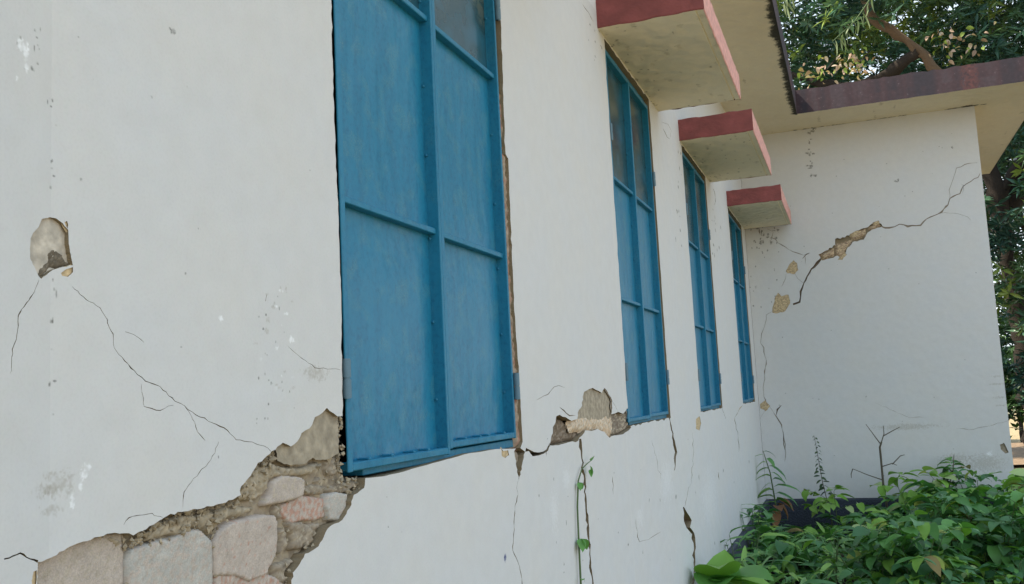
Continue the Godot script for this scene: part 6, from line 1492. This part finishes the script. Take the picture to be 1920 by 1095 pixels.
func make_trees() -> void:
	var lm := leaf_material(Color.WHITE, 0.3)
	lm.vertex_color_use_as_albedo = true
	lm.backlight = lin(0.05, 0.09, 0.02)
	var mango := rosette(8, 0.13)
	var small := rosette(7, 0.22)
	var dark := [Color(0.03, 0.075, 0.06), Color(0.04, 0.10, 0.07), Color(0.055, 0.125, 0.07), Color(0.085, 0.16, 0.06), Color(0.20, 0.28, 0.06)]  # bluish tint paints in haze; the yellow-green entry paints sunlit highlights
	var t := thing("tree", "tall dark leaved tree whose forked brown limb leans over the roof", "tree", Vector3(15.6, 0, 3.4), "trees behind the building")
	limb(t, "trunk", [Vector3(0, -0.1, 0), Vector3(-0.05, 2.0, -0.05), Vector3(-0.25, 4.4, -0.25), Vector3(-0.6, 5.6, -0.65)], 0.15, 0.11, M.shaded_bark)
	limb(t, "limb", [Vector3(-0.6, 5.6, -0.65), Vector3(-0.8, 6.01, -0.86), Vector3(-0.8, 6.61, -1.25), Vector3(-0.8, 7.0, -1.67), Vector3(-0.8, 7.7, -1.95), Vector3(-1.0, 9.2, -2.8)], 0.078, 0.045, M.lit_bark)
	limb(t, "limb", [Vector3(-0.1, 4.0, -0.1), Vector3(0.2, 5.5, 0.7), Vector3(0.3, 7.0, 1.1), Vector3(0.2, 9.0, 1.6)], 0.13, 0.05, M.shaded_bark)
	limb(t, "limb", [Vector3(-0.8, 6.4, -1.1), Vector3(-0.3, 6.2, -1.9), Vector3(0.1, 6.6, -2.9), Vector3(0.2, 7.4, -4.0)], 0.08, 0.03, M.shaded_bark)
	limb(t, "limb", [Vector3(-0.2, 4.2, -0.2), Vector3(-0.5, 4.9, 0.35), Vector3(-0.9, 5.2, 1.0)], 0.07, 0.03, M.shaded_bark)
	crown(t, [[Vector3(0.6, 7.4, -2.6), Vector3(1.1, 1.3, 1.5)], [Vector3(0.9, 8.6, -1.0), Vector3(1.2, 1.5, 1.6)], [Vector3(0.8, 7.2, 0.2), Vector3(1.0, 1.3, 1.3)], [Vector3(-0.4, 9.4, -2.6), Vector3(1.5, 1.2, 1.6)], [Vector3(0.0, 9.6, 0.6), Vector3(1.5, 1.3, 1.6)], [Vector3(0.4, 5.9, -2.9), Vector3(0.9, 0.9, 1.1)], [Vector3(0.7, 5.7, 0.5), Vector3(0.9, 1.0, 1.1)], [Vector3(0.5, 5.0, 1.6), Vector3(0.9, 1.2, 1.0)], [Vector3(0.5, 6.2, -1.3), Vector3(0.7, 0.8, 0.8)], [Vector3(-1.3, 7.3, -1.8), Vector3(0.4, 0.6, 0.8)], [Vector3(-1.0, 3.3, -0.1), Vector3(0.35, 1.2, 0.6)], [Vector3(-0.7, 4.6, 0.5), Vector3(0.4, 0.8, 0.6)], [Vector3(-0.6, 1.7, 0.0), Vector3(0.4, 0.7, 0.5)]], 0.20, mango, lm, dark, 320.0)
	var t2 := thing("tree", "dense dark tree filling the gap behind the leaning brown limb", "tree", Vector3(19.5, 0, 1.2), "trees behind the building")
	limb(t2, "trunk", [Vector3(0, -0.1, 0), Vector3(0.1, 4.0, 0.1), Vector3(0, 7.0, 0), Vector3(0.1, 10.0, 0.2)], 0.26, 0.08, M.shaded_bark)
	limb(t2, "limb", [Vector3(0, 6.0, 0), Vector3(-0.6, 7.4, -1.2), Vector3(-0.8, 8.8, -2.2)], 0.1, 0.04, M.shaded_bark)
	limb(t2, "limb", [Vector3(0, 5.5, 0), Vector3(-0.6, 6.9, 1.2), Vector3(-0.6, 8.2, 2.4)], 0.1, 0.04, M.shaded_bark)
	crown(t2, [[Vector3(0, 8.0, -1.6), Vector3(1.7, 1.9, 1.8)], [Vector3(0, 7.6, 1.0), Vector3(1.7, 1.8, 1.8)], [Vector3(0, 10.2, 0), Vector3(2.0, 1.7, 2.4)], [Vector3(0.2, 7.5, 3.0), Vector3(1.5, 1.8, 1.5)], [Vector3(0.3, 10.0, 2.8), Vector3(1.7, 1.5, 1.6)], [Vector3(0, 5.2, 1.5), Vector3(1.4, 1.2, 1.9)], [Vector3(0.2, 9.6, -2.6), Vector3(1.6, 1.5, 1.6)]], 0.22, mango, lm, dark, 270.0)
	var t3 := thing("tree", "olive green leaved tree behind the open end of the roof", "tree", Vector3(21.5, 0, 5.2), "trees behind the building")
	limb(t3, "trunk", [Vector3(0, -0.1, 0), Vector3(0.0, 3.0, 0.1), Vector3(-0.2, 6.0, 0), Vector3(0, 9.0, 0.2)], 0.22, 0.07, M.shaded_bark)
	limb(t3, "limb", [Vector3(0, 3.5, 0), Vector3(-0.4, 5.0, -1.0), Vector3(-0.4, 6.8, -1.8)], 0.1, 0.04, M.shaded_bark)
	crown(t3, [[Vector3(0, 6.5, -1.2), Vector3(1.5, 1.9, 1.5)], [Vector3(0, 8.6, 0), Vector3(1.8, 1.7, 2.0)], [Vector3(0, 4.2, -0.4), Vector3(1.4, 1.6, 1.7)], [Vector3(0, 6.4, 1.4), Vector3(1.4, 1.7, 1.4)]], 0.2, mango, lm, [Color(0.03, 0.06, 0.03), Color(0.045, 0.10, 0.03), Color(0.07, 0.14, 0.04)], 360.0)
	var t4 := thing("tree", "added leafy tree out of view shading the open end of the wing", "tree", Vector3(14.2, 0, 6.6), "trees behind the building")  # added out of view; its crown blocks sky and shades the ground
	limb(t4, "trunk", [Vector3(0, -0.1, 0), Vector3(0.1, 2.5, 0.1), Vector3(0, 5.0, -0.2), Vector3(0.1, 7.5, -0.2)], 0.2, 0.07, M.shaded_bark)
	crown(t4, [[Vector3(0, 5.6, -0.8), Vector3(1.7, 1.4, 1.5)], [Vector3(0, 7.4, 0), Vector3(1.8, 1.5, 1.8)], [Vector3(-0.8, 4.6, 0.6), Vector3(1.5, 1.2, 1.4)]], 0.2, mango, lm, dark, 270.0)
	# bushes under the trees, seen past the open end of the wall
	for q in [[Vector3(17.2, 0, 4.2), 1.7, "dark leafy bush under the trees past the end wall"], [Vector3(16.6, 0, 3.0), 1.3, "low dark bush at the foot of the leaning tree"], [Vector3(25.2, 0, 2.2), 2.7, "tall dark bush on the far side of the earth track behind the wing"], [Vector3(25.5, 0, 4.6), 2.6, "tall green bush on the far side of the earth track"], [Vector3(26.5, 0, 7.5), 2.8, "spreading green bush on the far side of the earth track beside another"]]:
		var at: Vector3 = q[0]
		var r: float = q[1]
		var bsh := thing("bush", q[2], "bush", at, "")
		limb(bsh, "stem", [Vector3(0, -0.05, 0), Vector3(0.05, r * 0.5, 0.05), Vector3(0, r * 0.9, 0.1)], 0.05, 0.02, M.shaded_bark)
		crown(bsh, [[Vector3(0, r * 0.9 + 0.55, 0), Vector3(0.9, r * 0.7, 1.1)], [Vector3(0, r * 0.5 + 0.45, 0.4), Vector3(1.0, r * 0.4, 1.2)]], 0.13, small, lm, [Color(0.03, 0.07, 0.025), Color(0.05, 0.12, 0.03), Color(0.10, 0.20, 0.04)], 480.0)
	# clumps of dry, pinkish tan leaves in the crown
	for q in [[Vector3(14.7, 6.32, 0.95), 0.34, "clump of dry pinkish leaves caught low in the tree crown by the roof corner"], [Vector3(14.7, 6.36, 1.45), 0.24, "smaller clump of dry pinkish leaves in the crown beside a larger one"], [Vector3(14.7, 6.40, 2.78), 0.36, "clump of dry pale leaves in the crown beside the brown limb"]]:
		var cl := thing("dry_leaf_clump", q[2], "foliage", q[0], "")
		var tw := begin()
		tube(tw, [Vector3(0.8, 0.4, 0.2), Vector3(0.3, 0.1, 0.05), Vector3(0, 0, 0)], [0.015, 0.01, 0.005], 5)
		part("twig", tw.commit(), cl, M.shaded_bark)
		for k in 46:
			var d := Vector3(rng.randfn(), rng.randfn() * 0.6, rng.randfn()) * float(q[1]) * 0.6
			put_leaf(cl, round_now()[k % 3], lm_dry(k), d, around(rng.randf() * TAU, rng.randf_range(-0.9, 0.5)), rng.randf_range(0.06, 0.12), rng.randf_range(-1.0, 1.0))
	# pale drooping sprays hanging in front of the crown
	for q in [[Vector3(13.6, 7.0, 1.75), Vector3(13.6, 6.35, 1.1), "pale drooping leaf spray hanging before the dark tree, long twig"], [Vector3(13.4, 7.6, 0.75), Vector3(13.3, 6.9, 0.5), "pale drooping leaf spray hanging beside the roof edge"]]:
		var a: Vector3 = q[0]
		var e: Vector3 = q[1]
		var sp := thing("leaf_spray", q[2], "foliage", a, "")
		var d := e - a
		var st := begin()
		tube(st, [Vector3(0.6, 0.8, 0.5), Vector3.ZERO, d * 0.5 + Vector3(0, -0.08, 0), d], [0.012, 0.009, 0.007, 0.004], 5)
		part("twig", st.commit(), sp, M.stem)
		for k in 18:
			var tt := k / 17.0
			put_leaf(sp, blades_now()[k % 5], lm_pale(), d * tt + Vector3(0, -0.08 * sin(PI * tt), 0), Vector3(rng.randf_range(-0.4, 0.4), -0.8, rng.randf_range(-0.7, 0.7)), rng.randf_range(0.18, 0.30), rng.randf_range(-0.5, 0.5))

var _spray := []
var _pale: StandardMaterial3D
func blades_now() -> Array:
	if _spray.is_empty():
		for k in 5:
			_spray.append(blade(1, 0.2 + 0.15 * k, 0.3, 0.2 * k - 0.4))
	return _spray
func lm_pale() -> Material:
	if _pale == null:
		_pale = leaf_material(lin(0.17, 0.21, 0.11), 0.5)
	return _pale

var _dry := []
func lm_dry(k: int) -> Material:
	if _dry.is_empty():
		for c in [lin(0.48, 0.34, 0.27), lin(0.52, 0.42, 0.34), lin(0.20, 0.27, 0.05), lin(0.30, 0.20, 0.14)]:
			_dry.append(leaf_material(c, 0.5))
	return _dry[k % 4]

var _round := []
func round_now() -> Array:
	if _round.is_empty():
		for k in 3:
			_round.append(blade(0, 0.3 + 0.4 * k, 0.4, 0.4 * k - 0.4, 4))
	return _round
